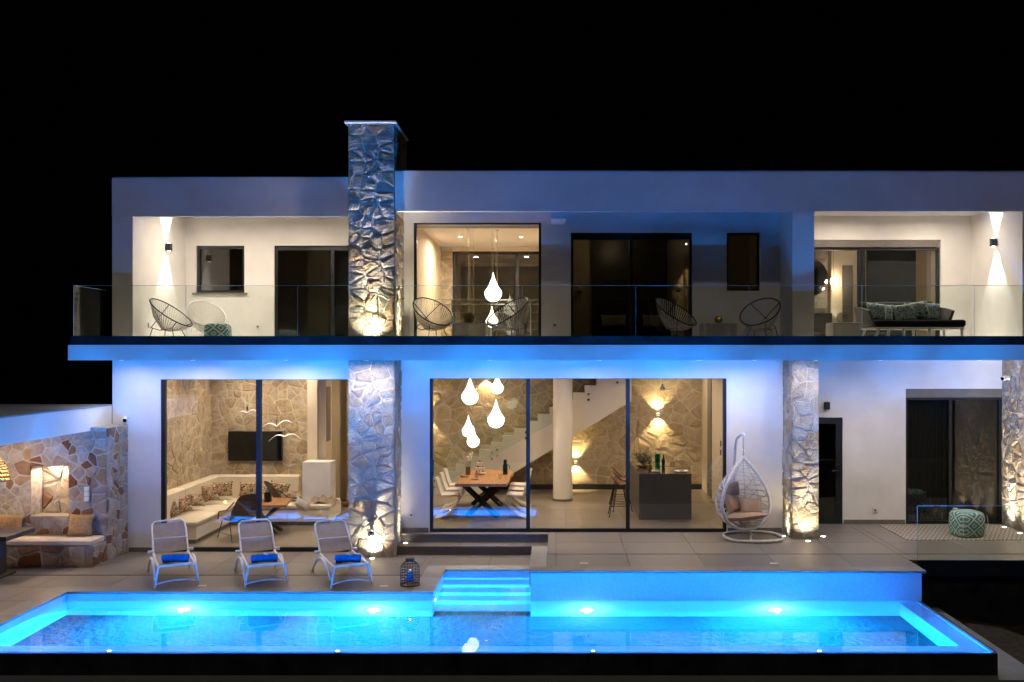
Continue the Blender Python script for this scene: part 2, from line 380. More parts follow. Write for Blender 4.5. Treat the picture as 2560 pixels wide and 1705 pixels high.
# ---------------------------------------------------------------- rubble stones
def clip(poly, p, n):
    out = []; L = len(poly)
    for i in range(L):
        a = poly[i]; b = poly[(i+1) % L]
        da = (a[0]-p[0])*n[0]+(a[1]-p[1])*n[1]; db = (b[0]-p[0])*n[0]+(b[1]-p[1])*n[1]
        if da <= 0: out.append(a)
        if (da < 0 < db) or (db < 0 < da):
            t = da/(da-db); out.append((a[0]+(b[0]-a[0])*t, a[1]+(b[1]-a[1])*t))
    return out
def stones(parent, o, u, n, w_, h_, cell=.28, seed=1, m='stone', gap=.02, depth=(.012, .035), asp=1.35):
    """irregular stones over a w_ x h_ rectangle standing at o, along u, facing n"""
    rnd = random.Random(seed); o = Vector(o); u = Vector(u); n = Vector(n); v = Vector((0, 0, 1))
    cw = cell*asp; ch = cell/asp*1.15; nx = max(1, round(w_/cw)); ny = max(1, round(h_/ch)); cw = w_/nx; ch = h_/ny
    pts = []
    for j in range(ny):
        off = rnd.uniform(-.4, .4)
        for i in range(nx):
            if rnd.random() < .10: continue
            pts.append(((i+.5+off+rnd.uniform(-.42, .42))*cw, (j+.5+rnd.uniform(-.46, .46))*ch))
            if rnd.random() < .12: pts.append(((i+rnd.random())*cw, (j+rnd.random())*ch))
    R_ = cw*3.2
    for a in pts:
        poly = [(0, 0), (w_, 0), (w_, h_), (0, h_)]
        g = gap*rnd.uniform(.5, 1.5)
        for b in pts:
            if b is a: continue
            dx, dy = b[0]-a[0], b[1]-a[1]; d = math.hypot(dx, dy)
            if d > R_ or d < 1e-6: continue
            nn = (dx/d, dy/d); mid = (a[0]+dx/2-nn[0]*g/2, a[1]+dy/2-nn[1]*g/2)
            poly = clip(poly, mid, nn)
            if len(poly) < 3: break
        if len(poly) < 3: continue
        q = []
        for i, p in enumerate(poly):      # drop near-duplicate corners, round the corners
            pr = q[-1] if q else poly[-1]
            if math.hypot(p[0]-pr[0], p[1]-pr[1]) > .012: q.append(p)
        if len(q) < 3: continue
        rp = []
        L = len(q)
        for i in range(L):
            p0, p, p1 = q[i-1], q[i], q[(i+1) % L]
            k = rnd.uniform(.05, .13)
            rp += [(p[0]+(p0[0]-p[0])*k, p[1]+(p0[1]-p[1])*k), (p[0]+(p1[0]-p[0])*k, p[1]+(p1[1]-p[1])*k)]
        if L > 7: rp = q
        ar = abs(sum(rp[i][0]*rp[(i+1) % len(rp)][1]-rp[(i+1) % len(rp)][0]*rp[i][1] for i in range(len(rp))))/2
        if ar < .003: continue
        cx = sum(p[0] for p in rp)/len(rp); cy_ = sum(p[1] for p in rp)/len(rp)
        D = rnd.uniform(*depth); tx, ty = rnd.uniform(-.04, .04), rnd.uniform(-.04, .04)
        vs = []; K = len(rp)
        def pt(p, h): return o+u*p[0]+v*p[1]+n*h
        for p in rp: vs.append(pt(p, -.01))
        for p in rp: vs.append(pt(p, D*rnd.uniform(.35, .9)))
        for p in rp:
            s_ = rnd.uniform(.45, .78); pp = (cx+(p[0]-cx)*s_, cy_+(p[1]-cy_)*s_)
            vs.append(pt(pp, D*rnd.uniform(.8, 1.25)+(pp[0]-cx)*tx+(pp[1]-cy_)*ty))
        vs.append(pt((cx+rnd.uniform(-.02, .02), cy_+rnd.uniform(-.02, .02)), D*rnd.uniform(.9, 1.4)))
        fs = []
        for r in range(2):
            for k in range(K): fs.append((r*K+k, r*K+(k+1) % K, (r+1)*K+(k+1) % K, (r+1)*K+k))
        for k in range(K): fs.append((2*K+k, 2*K+(k+1) % K, 3*K))
        MB().add(vs, fs).build('stone', m, parent)

POOL_E, FRONT_E, CHIM_E = 5200, 760, 2200
# ================================================================= SETTING: ground, terraces, pool
POOLW = -.15; YB = 15.15; YF = 12.57; UT = .327
tag(box('ground', 'soil', None, -60, 60, -5, 60, -1.3, -1.0), kind='structure')
bank = MB(); n_ = 26
for i in range(n_+1):
    for j in range(9):
        x = 6.6+i*.5; y = 12.0+j*.5
        bank.v.append((x, y, -.98+.10*math.sin(x*3.1+y*2)+.08*random.random()+(.25 if j > 3 else .1*j)))
for i in range(n_):
    for j in range(8): a = i*9+j; bank.f.append((a, a+9, a+10, a+1))
tag(bank.build('soil_bank', 'soil', None, smooth=True), kind='structure')

lt = thing('lower_terrace', None, None, (-5, 16, 0)); tag(lt, kind='structure')
MB().box(-14, -7.98, 11.9, 18.2, -1, -.034).box(-7.98, -1.95-.004, 15.40, 18.2, -1, -.034).box(-1.954, -.42, 16.98, 18.3, -1, -.034).build('terrace_base', 'skirt', lt, fix=False)
def tiles(par, x0, x1, ys, z, w_=1.2, off=0, m='paver', th=.03, gap=.007):
    for r in range(len(ys)-1):
        x = x0; first = True
        while x < x1-.02:
            nx = (math.floor((x-off)/w_+1e-6)+1)*w_+off
            nx = min(nx, x1)
            if nx-x > .03: box('paving_tile', m, par, x+gap/2, nx-gap/2, ys[r]+gap/2, ys[r+1]-gap/2, z-th, z)
            x = nx
ROWS = [15.45, 16.26, 16.285, 17.24, 18.2]
def rows(ys): return ys
tiles(lt, -13.2, -8.05, [12.0, 12.86, 13.72, 14.59, 15.45], 0)
for seg in ([15.45, 16.26], [16.30, 17.25, 18.2]):
    tiles(lt, -13.2, -2.27, seg, 0)
tiles(lt, -2.27, -.434, [17.02, 17.92], 0)
MB().box(-13.2, -2.27, 16.262, 16.298, -.033, -.012).build('drain_channel', 'dark', lt, fix=False)
ut = thing('upper_terrace', None, None, (4, 16, 0)); tag(ut, kind='structure')
MB().box(-.15, 5.82, 15.42, 18.45, -1, UT-.034).box(5.82, 14, 16.05, 19.34, -1, UT-.034).box(4.42, 5.82, 18.45, 19.34, -1, UT-.034).build('terrace_base', 'darktile', ut, fix=False)
tiles(ut, -.15, 5.86, [15.45, 16.41], UT); tiles(ut, -.15, 5.86, [16.44, 17.44, 18.445], UT)
tiles(ut, 5.86, 13.9, [15.95, 16.41], UT); tiles(ut, 5.86, 13.9, [16.44, 17.44, 18.445, 19.345], UT)
tiles(ut, 4.46, 5.86, [18.445, 19.345], UT)
MB().box(-.14, 13.9, 16.412, 16.438, UT-.033, UT-.012).build('drain_channel', 'dark', ut, fix=False)
MB().box(6.0, 14, 15.93, 16.05, UT-.26, UT-.001).build('slab_edge', 'dark', ut, fix=False)
MB().box(5.83, 14, 16.052, 16.2, -1, UT-.262).build('foundation_wall', 'darktile', ut, fix=False)

# entrance steps (part of the terrace)
st = thing('entrance_steps', None, None, (-1.5, 18, 0)); tag(st, kind='structure')
hz = UT/2
MB().box(-2.97, -.436, 17.93, 18.285, 0.002, hz-.022).build('step_riser', 'skirt', st, fix=False)
MB().box(-2.97, -.12, 18.287, 18.45, .002, UT-.022).build('step_riser', 'skirt', st, fix=False)
x = -2.97
while x < -.2:
    nx = min(x+1.2, -.128); box('step_tread', 'paver', st, x+.003, nx-.003, 17.91, 18.28, hz-.021, hz); x = nx
x = -2.97
while x < -.2:
    nx = min(x+1.2, -.156); box('step_tread', 'paver', st, x+.003, nx-.003, 18.265, 18.446, UT-.021, UT); x = nx
MB().box(-.43, -.153, 17.101, 17.925, 0, hz-.023).build('step_side', 'skirt', st, fix=False)
box('step_cheek', 'coplight', st, -.43, -.153, 15.455, 17.10, 0.002, UT)
box('step_cheek', 'coplight', st, -.425, -.153, 17.102, 17.9, hz-.02, hz-.002)

# pool -------------------------------------------------------------
po = thing('swimming_pool', None, None, (-1, 14, 0)); tag(po, kind='structure')
PX0, PX1 = -7.73, 5.43; ZF = -1.30
MB().box(PX0-.25, PX1+.32, YF, YB+.25, -1.7, ZF).build('pool_floor', 'mosaic', po, fix=False)
MB().box(PX0-.25, -1.95, YB, YB+.25, ZF, -.036).build('pool_wall', 'mosaic', po, fix=False)
MB().box(-.40, PX1+.34, YB, YB+.25, ZF, UT-.036).build('pool_wall', 'mosaic', po, fix=False)
MB().box(PX0-.25, PX0, 12.2, YB, ZF, -.036).build('pool_wall', 'mosaic', po, fix=False)
MB().box(PX0, PX1, YF+.012, 12.62, ZF, POOLW-.012).box(PX0, PX1, 12.621, 12.93, ZF, -.26).build('pool_wall', 'mosaic', po, fix=False)
MB().box(PX1+.27, PX1+.32, YF+.012, YB, ZF, POOLW-.012).box(PX1, PX1+.269, 12.621, YB, ZF, -.26).build('pool_wall', 'mosaic', po, fix=False)
MB().box(-2.2, -1.95, YB+.25, 16.97, ZF, -.036).build('pool_wall', 'mosaic', po, fix=False)
MB().box(-1.95, -.4, 16.72, 16.97, ZF, -.036).build('pool_wall', 'mosaic', po, fix=False)
MB().box(-.4, -.17, YB+.25, 16.97, ZF, -.036).build('pool_wall', 'mosaic', po, fix=False)
MB().box(-1.95, -.4, YB+.25, 16.72, -1.7, ZF).build('pool_floor', 'mosaic', po, fix=False)
for i, (z_, y0) in enumerate([(-.30, 16.40), (-.50, 16.08), (-.70, 15.76), (-.90, 15.44), (-1.10, 15.16)]):
    y1 = [16.72, 16.40, 16.08, 15.76, 15.44][i]
    MB().box(-1.948, -.402, y0, y1-.001, ZF, z_).build('pool_step', 'mosaic', po, fix=False)
MB().box(PX0-.6, PX1+.32, YF-.02, YF+.010, -1.0, POOLW-.014).build('overflow_wall', 'darktile', po, fix=False)
MB().box(PX1+.322, PX1+.345, YF-.02, YB+.25, -1.0, POOLW-.014).build('overflow_wall', 'darktile', po, fix=False)
MB().box(PX0-3, PX1+.90, YF-.20, YF-.022, -.60, -.452).build('overflow_ledge', 'ledge', po, fix=False)
MB().box(PX1+.35, PX1+.90, YF-.021, 15.9, -.60, -.452).build('overflow_ledge', 'ledge', po, fix=False)
# coping stones
def cop(x0, x1, y0, y1, z, n, ax='x', m='coping', th=.034):
    for i in range(n):
        if ax == 'x':
            a = x0+(x1-x0)*i/n; b = x0+(x1-x0)*(i+1)/n; box('coping_stone', m, po, a+.002, b-.002, y0, y1, z-th, z+.003)
        else:
            a = y0+(y1-y0)*i/n; b = y0+(y1-y0)*(i+1)/n; box('coping_stone', m, po, x0, x1, a+.002, b-.002, z-th, z+.003)
cop(-7.71, -2.27, YB-.02, YB+.295, 0, 7)
cop(-8.05, -7.712, 12.1, YB+.295, 0, 4, 'y')
cop(-2.268, -1.93, YB-.02, 17.015, 0, 2, 'y', 'coplight')
cop(-1.928, -.434, 16.70, 17.015, 0, 2, 'x', 'coplight')
cop(-.43, 5.84, YB-.02, YB+.295, UT, 7)
wv = [(PX0, YF-.018), (PX1+.343, YF-.018), (PX1+.343, YB-.001), (-.401, YB-.001), (-.401, 16.719), (-1.949, 16.719), (-1.949, YB-.001), (PX0+.001, YB-.001)]
tag(MB().add([(x, y, POOLW) for x, y in wv], [tuple(range(8))]).build('pool_water', 'water', None, fix=False), kind='structure')
# pool lamps: lens on the back wall; blue edge lights added for the facade
for k, px in enumerate((461, 936, 1467, 1938)):
    x = X(px, YB); zl = -.64
    side = ['farthest left', 'just left of the pool steps', 'first right of the pool steps', 'nearest the right end'][k]
    lp = thing('pool_lamp', 'round glowing underwater lamp in the back pool wall, '+side, 'pool lamp', (x, YB, zl), 0, 'underwater lamps along the back pool wall')
    def ell(prof, nm, m, q=.62):
        mb = MB().lathe(prof, (0, 0, 0), 28, 'y'); mb.v = [(x+p[0], YB+p[1], zl+p[2]*q) for p in mb.v]; return mb.build(nm, m, lp, smooth=True)
    ell([(.125, -.004), (.115, -.014), (.10, -.018)], 'ring', 'white'); ell([(.098, -.019), (.07, -.034), (.02, -.040)], 'lens', 'bulb2')
    area(lp, (x, YB-.06, zl), (0, -.7, -1), POOL_E, (.001, .245, 1), .2)
    point(lp, (x, YB-.14, zl), POOL_E*.005, (.25, .6, 1), .03)
for k, px in enumerate((461, 936, 1467, 1938)):  # added spots throwing pool blue onto slab edge, chimney, fin and pavilion
    x = X(px, YB); zl = -.128
    side = ['farthest left', 'second from the left', 'third from the left', 'farthest right'][k]
    lf = thing('added_edge_light', 'small added blue uplight on the pool overflow edge, '+side, 'pool lamp', (x, 12.60, zl), 0, 'added blue lights on the overflow edge')
    MB().bbox(x-.03, x+.03, 12.585, 12.612, POOLW-.013, -.146, .003).build('housing', 'steel', lf); MB().box(x-.022, x+.022, 12.588, 12.609, -.1455, -.142).build('lens', 'glint', lf, fix=False)
    for az in ((-.60, -.36, -.14, .10, .32), (-.34, -.12, .12, .34), (-.34, -.12, .12, .34), (-.30, -.08, .16, .42, .68, .92))[k]: spot(lf, (x+az*.1, 12.63, zl), (az, 1, .67), FRONT_E*(1+1.6*az*az), BLUE, 24, .45, .05)
    if k == 0: spot(lf, (x, 12.63, zl), (-2.5, 2.3, 2.75), 420, BLUE, 34, .8, .05)
    if k == 1: spot(lf, (x, 12.63, zl), (-.105, 1, 1.42), CHIM_E, BLUE, 11, .5, .05)
    if k == 3: spot(lf, (x, 12.63, zl), (X(2008, 17.8)-x, 5.2, 5.9), 900, BLUE, 6, .5, .05)
st_l = thing('pool_lamp', 'underwater lamp on the left side wall of the pool steps', 'pool lamp', (-1.95, 15.5, -.42))
MB().lathe([(.07, .002), (.06, .012)], (-1.95, 15.5, -.42), 20, 'x').build('lens', 'poollens', st_l)
area(st_l, (-1.92, 15.5, -.42), (1, .35, -.1), 150, (.02, .42, 1), .1)
for px, py, z_, lb in ((505, 1465, 0, 'behind the right front foot of the left lounger'), (960, 1466, 0, 'just left of the lantern'), (1460, 1409, UT, 'on the upper terrace near the steps'), (1935, 1409, UT, 'on the upper terrace nearer the right end')):
    y = YG(py, z_); x = X(px, y); o = box('skimmer_lid', 'white', None, x-.065, x+.065, y-.045, y+.045, z_+.001, z_+.007)
    tag(o, 'small white cover plate in the paving '+lb, 'cover plate', 'white cover plates behind the pool')

# ================================================================= VILLA
vi = thing('villa', 'two storey modern white villa with stone pillars, long balcony slab and lit glass fronts', 'house', (0, 18, 0))
YL, YM, YR = 18.20, 18.45, 19.35          # lower facade planes: left, middle, right
def part(name, m, *bx, **k):
    mb = MB()
    for b in bx: mb.box(*b)
    return mb.build(name, m, vi, fix=False)
def window(name, x0, x1, z0, z1, y, mull=(), fw=.06, fd=.09, gm='glass', fm='dark', top=None, panes=True, slide=False, label=None):
    mb = MB(); tp = top or fw
    mb.box(x0, x0+fw, y, y+fd, z0, z1).box(x1-fw, x1, y, y+fd, z0, z1)
    mb.box(x0+fw, x1-fw, y, y+fd, z0, z0+fw).box(x0+fw, x1-fw, y, y+fd, z1-tp, z1)
    cuts = [x0+fw]
    for m_ in mull: mb.box(m_-fw*.6, m_+fw*.6, y-.004, y+fd-.004, z0+fw, z1-tp); cuts += [m_-fw*.6, m_+fw*.6]
    cuts.append(x1-fw)
    w_ = mb.build(name, fm, vi, fix=False)
    if label: w_['label'] = label
    for i in range(0, len(cuts), 2):
        MB().box(cuts[i], cuts[i+1], y+fd*.45, y+fd*.45+.012, z0+fw, z1-tp).build('pane', gm, w_, fix=False)
    return w_
# lower walls
wl = part('wall', 'plaster', (-8.41, -7.50, YL, YL+.25, 0, 3.638), (-7.50, -3.86, YL, YL+.25, 3.27, 3.638))
part('wall', 'plaster', (-2.99, -2.43, YM, YM+.25, UT, 3.638), (-2.43, 3.28, YM, YM+.25, 3.281, 3.638), (3.28, 4.42, YM, YM+.25, UT, 3.638))
part('wall', 'plaster', (4.17, 4.42, YM+.25, YR+.25, UT, 3.638))
DX0, DX1 = 4.93, 5.78
part('wall', 'plaster', (4.42, DX0, YR, YR+.25, UT, 3.638), (DX0, DX1, YR, YR+.25, 2.47, 3.638), (DX1, 7.05, YR, YR+.25, UT, 3.638), (7.05, 9.0, YR, YR+.25, 3.05, 3.638))
part('skirting', 'skirt', (-8.09, -7.52, YL-.015, YL-.001, 0, .085))
part('skirting', 'skirt', (-2.95, -2.45, YM-.015, YM-.001, UT, UT+.085))
part('skirting', 'skirt', (3.30, 4.34, YM-.015, YM-.001, UT, UT+.085))
part('skirting', 'skirt', (DX1+.02, 7.03, YR-.015, YR-.001, UT, UT+.085))
window('window', -7.50, -3.86, 0.0, 3.27, YL+.03, [X(645, YL)], fw=.075, top=.008)
window('window', -2.43, 3.28, UT, 3.281, YM+.03, [X(1320, YM), X(1570, YM)], fw=.06, top=.008)
MB().box(-2.42, -2.35, YM+.0, YM+.03, 1.42, 1.72).build('handle', 'dark', vi, fix=False)
d_ = window('door', DX0, DX1, UT, 2.47, YR+.03, (), fw=.13, gm='glassdark', label='grey framed glass side door beside the stone pillar')
MB().box(5.66, 5.72, YR-.02, YR+.03, 1.26, 1.52).tube([(5.69, YR-.05, 1.40), (5.56, YR-.05, 1.40)], .011).tube([(5.69, YR-.05, 1.40), (5.69, YR, 1.40)], .011).build('handle', 'black', d_)
part('roller_blind_box', 'skirt', (7.06, 8.99, YR+.005, YR+.12, 2.875, 3.045))
window('window', 7.05, 9.0, UT, 2.87, YR+.03, [X(2378, YR)], fw=.05, gm='glassdark')
# balcony slab and roof
part('balcony_slab', 'plaster', (-8.59, 14, 16.9, YM-.001, 3.64, 3.91), (-8.4, -2.8, YM+.001, 24.9, 3.642, 3.905), (-.2, 14, YM+.001, 24.9, 3.642, 3.905), (-2.8, -.2, 22.0, 24.9, 3.642, 3.905))
part('roof_fascia', 'plaster', (-8.41, -3.86, 18.18, 18.32, 6.36, 7.10))
part('roof_fascia', 'plaster', (-2.985, 14, 17.80, 17.94, 6.40, 7.145))
part('parapet_cap', 'dark', (-8.43, -3.86, 18.16, 18.34, 7.10, 7.115)); part('parapet_cap', 'dark', (-2.985, 14, 17.78, 17.96, 7.145, 7.16))
part('roof_slab', 'plaster', (-8.41, -3.10, 18.321, 25, 6.72, 7.02), (-3.10, 14, 17.941, 25, 6.63, 7.02))
part('wall', 'plaster', (-8.41, -8.02, 18.19, 21.0, 3.91, 6.359), (-8.41, -8.02, 18.33, 21.0, 6.36, 6.719))
# upper back walls with openings
YU = 20.78
wx0, wx1, wz0, wz1 = X(490, YU), X(611, YU), Z(732, YU), Z(614, YU)
dxl = X(685, YU)
part('wall', 'plaster', (-8.02, wx0, YU, YU+.25, 3.91, 6.719), (wx1, dxl, YU, YU+.25, 3.91, 6.719), (wx0, wx1, YU, YU+.25, 3.91, wz0), (wx0, wx1, YU, YU+.25, wz1, 6.719), (dxl, -3.2, YU, YU+.25, 6.10, 6.719))
window('window', wx0, wx1, wz0, wz1, YU+.06, (), fw=.06, gm='glassdark')
part('window_sill', 'skirt', (wx0-.07, wx1+.07, YU-.05, YU+.05, wz0-.04, wz0))
window('window', dxl, -3.2, 3.91, 6.10, YU+.06, [X(830, YU)], fw=.06, gm='glassdark', top=.10)
part('wall', 'plaster', (-3.2, -3.1, 19.12, YU+.25, 3.91, 6.719))
YV = 18.8
ux0, ux1, uz1 = X(1034, YV), X(1353, YV), Z(556, YV)
part('wall', 'plaster', (-3.1, ux0, YV, YV+.2, 3.91, 6.629), (ux0, ux1, YV, YV+.2, uz1, 6.629), (ux1, X(1427, YV), YV, YV+.2, 3.91, 6.629), (X(1427, YV), X(1731, YV), YV, YV+.2, Z(581, YV), 6.629),
     (X(1731, YV), X(1817, YV), YV, YV+.2, 3.91, 6.629), (X(1817, YV), X(1900, YV), YV, YV+.2, 3.91, Z(727, YV)), (X(1817, YV), X(1900, YV), YV, YV+.2, Z(581, YV), 6.629), (X(1900, YV), 4.79, YV, YV+.2, 3.91, 6.629))
window('window', ux0, ux1, 3.91, uz1, YV+.05, (), fw=.05, top=.025)
window('window', X(1427, YV), X(1731, YV), 3.91, Z(581, YV), YV+.08, [X(1578, YV)], fw=.05, gm='glassdark', top=.13)
window('window', X(1817, YV), X(1900, YV), Z(727, YV), Z(581, YV), YV+.08, (), fw=.04, gm='glassdark')
part('fin_wall', 'plaster', (4.385, 4.785, 17.80, YV-.001, 3.91, 6.399), (4.385, 4.785, 17.945, YV-.001, 6.40, 6.629))
part('fin_wall', 'plaster', (4.585, 4.785, YV+.2, 20.25, 3.91, 6.629))
part('roof_beam', 'plaster', (X(1378, 18), X(1414, 18), 17.96, YV-.001, 6.28, 6.629))
YW = 20.0
rx1 = X(2352, YW)
part('wall', 'plaster', (4.786, rx1, YW, YW+.25, 6.13, 6.629), (rx1, 8.65, YW, YW+.25, 3.91, 6.629))
part('wall', 'plaster', (8.65, 8.9, 17.945, YW+.25, 3.91, 6.629), (8.65, 14, 17.80, 17.94, 3.91, 6.399))
part('roller_blind_box', 'skirt', (4.80, rx1-.06, YW+.01, YW+.10, 5.98, 6.125))
window('window', 4.79, rx1, 3.91, 5.975, YW+.06, [X(2152, YW), X(2162, YW)], fw=.055, gm='glass')

# chimney pillar + stones
CX0, CX1, CY0, CY1 = -3.83, -2.99, 17.72, 19.12
def pillar(name, bx, segs, top, label, mort='mortar', m='stone', **k):
    p = part(name, mort, *bx); p['label'] = label
    for s in segs: stones(p, *s, m=m, **k)
    return p
c1 = pillar('chimney', [(CX0, CX1, CY0, CY1, 0, 3.638), (CX0, CX1, CY0, CY1, 3.91, 8.0)],
    [((CX0, CY0, 0), (1, 0, 0), (0, -1, 0), .84, 3.63, .205, 11), ((CX0, CY0, 3.92), (1, 0, 0), (0, -1, 0), .84, 4.07, .205, 12),
     ((CX1, CY0, 0), (0, 1, 0), (1, 0, 0), .72, 3.63, .22, 13), ((CX1, CY0, 3.92), (0, 1, 0), (1, 0, 0), 1.07, 2.45, .22, 14), ((CX1, CY0+.24, 7.03), (0, 1, 0), (1, 0, 0), 1.14, .95, .22, 15)],
    None, 'tall rough stone chimney pillar rising through the balcony and the roof', gap=.020, depth=(.010, .030))
MB().bbox(CX0-.07, CX1+.05, CY0-.07, CY1+.06, 8.0, 8.045, .01).build('chimney_cap', 'white', c1)
P2X0, P2X1, P2Y = 4.37, 4.856, 17.76
pillar('stone_pillar', [(P2X0, P2X1, P2Y, YM-.001, UT, 3.638)],
    [((P2X0, P2Y, UT), (1, 0, 0), (0, -1, 0), P2X1-P2X0, 3.30, .185, 21), ((P2X0, YM, UT), (0, -1, 0), (-1, 0, 0), YM-P2Y, 3.30, .20, 22)],
    None, 'narrow rough stone pillar between the white wall and the grey side door', gap=.018, depth=(.010, .028))
pillar('stone_pillar', [(9.002, 9.4, 17.2, YR+.25, UT, 3.638)],
    [((9.002, YR, UT), (0, -1, 0), (-1, 0, 0), YR-17.2, 3.30, .22, 31)],
    None, 'rough stone wall end at the right edge beside the dark sliding window', gap=.018, depth=(.010, .028))

# ---- interior: living room and dining hall
YD = 22.2; YK = 24.3
fl = part('room_floor', 'roomfloor', (-8.4, -3.4, YL+.26, 24.3, -.2, -.002))
fl2 = part('room_floor', 'roomfloor', (-3.4, 4.16, YM+.26, 24.3, -.2, UT-.035))
x = -3.4
while x < 4.1:
    nx = min(x+1.2, 4.16); y = YM+.27
    while y < 24.2:
        ny = min(y+1.2, 24.29); box('floor_tile', 'roomfloor', fl2, x+.003, nx-.003, y+.003, ny-.003, UT-.034, UT-.002); y = ny
    x = nx
w1 = part('interior_wall', 'mortarint', (-8.4, -7.96, YL+.26, YD, 0, 3.64)); w1['label'] = 'beige stone wall left of the corner sofa'
stones(w1, (-7.96, 18.6, .9), (0, 1, 0), (1, 0, 0), 3.6, 2.7, .22, 41, 'stoneint', .022, (.006, .018))
w2 = part('interior_wall', 'mortarint', (-8.4, -5.62, YD, YD+.25, 0, 3.64)); w2['label'] = 'beige stone wall behind the television'
stones(w2, (-7.96, YD, .9), (1, 0, 0), (0, -1, 0), 2.34, 2.7, .21, 42, 'stoneint', .022, (.006, .018))
part('interior_wall', 'room', (-5.62, -5.40, 21.7, 22.45, 0, 3.64), (-5.40, -5.24, 21.85, 22.45, 0, 3.64))
dw = part('door_opening', 'skirt', (-5.25, -5.235, 21.9, 22.3, 1.75, 3.0))
part('low_wall', 'white', (-5.60, -4.98, 21.2, 21.69, .0, 1.36))
w3 = part('interior_wall', 'mortarint', (-5.3, 3.7, YK, YK+.25, 0, 3.64), (-2.78, 3.7, YK, YK+.25, 3.905, 6.6)); w3['label'] = 'long beige stone wall behind the dining table and stairs'
stones(w3, (-5.28, YK, .35), (1, 0, 0), (0, -1, 0), .9, 3.2, .27, 43, 'stoneint', .03, (.008, .025))
stones(w3, (-3.6, YK, UT+.14), (1, 0, 0), (0, -1, 0), 7.28, 3.0, .285, 44, 'stoneint', .024, (.006, .022))
part('skirting', 'dark', (-3.6, 3.69, YK-.03, YK-.001, UT, UT+.13))
part('interior_wall', 'room', (3.70, 3.95, YM+.26, YK+.25, UT, 3.64))
cl = part('wall_panel', 'room', (3.67, 3.699, 20.6, 21.6, UT, 3.5), (3.67, 3.699, 21.63, 22.6, UT, 3.5))
part('door_opening', 'skirt', (3.67, 3.699, 22.75, 23.3, UT, 3.45))
part('switch_plate', 'dark', (3.655, 3.669, 21.3, 21.4, 1.5, 1.62), (3.655, 3.669, 21.3, 21.4, 1.7, 1.82))
part('interior_wall', 'room', (-8.4, -5.3, YK+.3, YK+.4, 0, 3.64))
colm = MB().lathe([(.235, UT), (.235, UT+.05)], (X(1407, 22.5), 22.5, 0), 28).build('column_base', 'skirt', vi, smooth=True)
MB().lathe([(.225, UT+.05), (.225, 3.64)], (X(1407, 22.5), 22.5, 0), 32).build('round_column', 'ceil', vi, smooth=True)
# staircase
YS = 23.35; ks = YS/FOC
sx = [X(1160+29.3*i, YS) for i in range(-3, 16)]
stair = MB()
x0s = X(1080, YS); zig = []
xx, zz = x0s, UT+.50; tr, rs = 29.3*ks, 17.9*ks
zig.append((x0s, UT))
z_ = Z(1178, YS)-rs*0; x_ = x0s
pts_top = [(x0s, Z(1196, YS))]
x_ = X(1110, YS); z_ = Z(1196, YS)
pts_top.append((x_, z_))
steps = []
for i in range(16):
    z_ += rs; pts_top.append((x_, z_)); steps.append((x_, z_)); x_ += tr; pts_top.append((x_, z_))
slope = rs/tr
xb = X(1195, YS); bot = [(x_, z_-.52), (xb, UT), (x0s, UT)]
bot[0] = (x_, UT+(x_-xb)*slope)
stc = MB().prism(pts_top+bot, YS, YS+.06, 'y').build('staircase', 'ceil', vi)
for (xs, zs) in steps:
    box('step', 'skirt', stc, xs+.001, xs+tr-.001, YS+.061, YK-.035, zs-rs+.004, zs)
MB().prism([(x0s, UT), (xb, UT), (x_, bot[0][1]), (x_, bot[0][1]+.03), (xb, UT+.03), (x0s, UT+.03)], YS+.065, YK-.04, 'y').build('staircase_soffit', 'ceil', vi)
for i, (px, py) in enumerate([(1086, 1202), (1086, 1217), (1230, 1131), (1230, 1146), (1243, 1124), (1243, 1139), (1315, 1080), (1315, 1095), (1471, 985), (1471, 999), (1543, 956)]):
    MB().lathe([(.022, 0), (.022, -.05), (.03, -.055), (.03, -.07)], (X(px, YS), YS, Z(py, YS)), 12, 'y').build('standoff', 'steel', stc)
MB().add([], []).add([(X(1080, YS), YS-.075, Z(1120, YS)), (X(1395, YS), YS-.075, Z(928, YS)), (X(1395, YS), YS-.075, Z(1050, YS)), (X(1080, YS), YS-.075, Z(1225, YS)),
    (X(1080, YS), YS-.065, Z(1120, YS)), (X(1395, YS), YS-.065, Z(928, YS)), (X(1395, YS), YS-.065, Z(1050, YS)), (X(1080, YS), YS-.065, Z(1225, YS))],
    [(0, 1, 2, 3), (7, 6, 5, 4), (0, 4, 5, 1), (1, 5, 6, 2), (2, 6, 7, 3), (3, 7, 4, 0)]).build('balustrade_glass', 'rail', stc)
# upper hall over the dining table
part('interior_wall', 'room', (-3.05, -2.80, YV+.2, 24.3, 3.91, 6.6), (-.2, .0, YV+.2, 24.3, 3.91, 6.6), (-2.8, -.2, YV+.2, YV+.22, 3.28, 3.90))
part('ceiling', 'ceil', (-2.8, -.2, YV+.2, 24.3, 6.36, 6.62)); part('ceiling', 'ceil', (-2.8, -.2, YV+.5, YV+.62, 6.28, 6.36))
yb = 23.4
part('interior_wall', 'room', (-2.8, -.2, yb, yb+.2, Z(628, yb), 6.36), (-2.8, X(1131, yb), yb+.02, yb+.2, 3.905, Z(628, yb)))
ps = part('stone_pilaster', 'mortarint', (X(1099, yb), X(1131, yb), yb-.05, yb+.0, 3.905, Z(616, yb)))
stones(ps, (X(1099, yb), yb-.05, 3.91), (1, 0, 0), (0, -1, 0), X(1131, yb)-X(1099, yb), 2.35, .22, 51, 'stoneint', .03, (.006, .015))
window('window', X(1131, yb), -.2, 3.91, Z(628, yb), yb+.05, [X(1293, yb)], fw=.07, gm='glassdark')
gr = MB()
for z_ in (4.98, 4.88): gr.box(-2.8, -.2, 21.98, 22.0, z_, z_+.02)
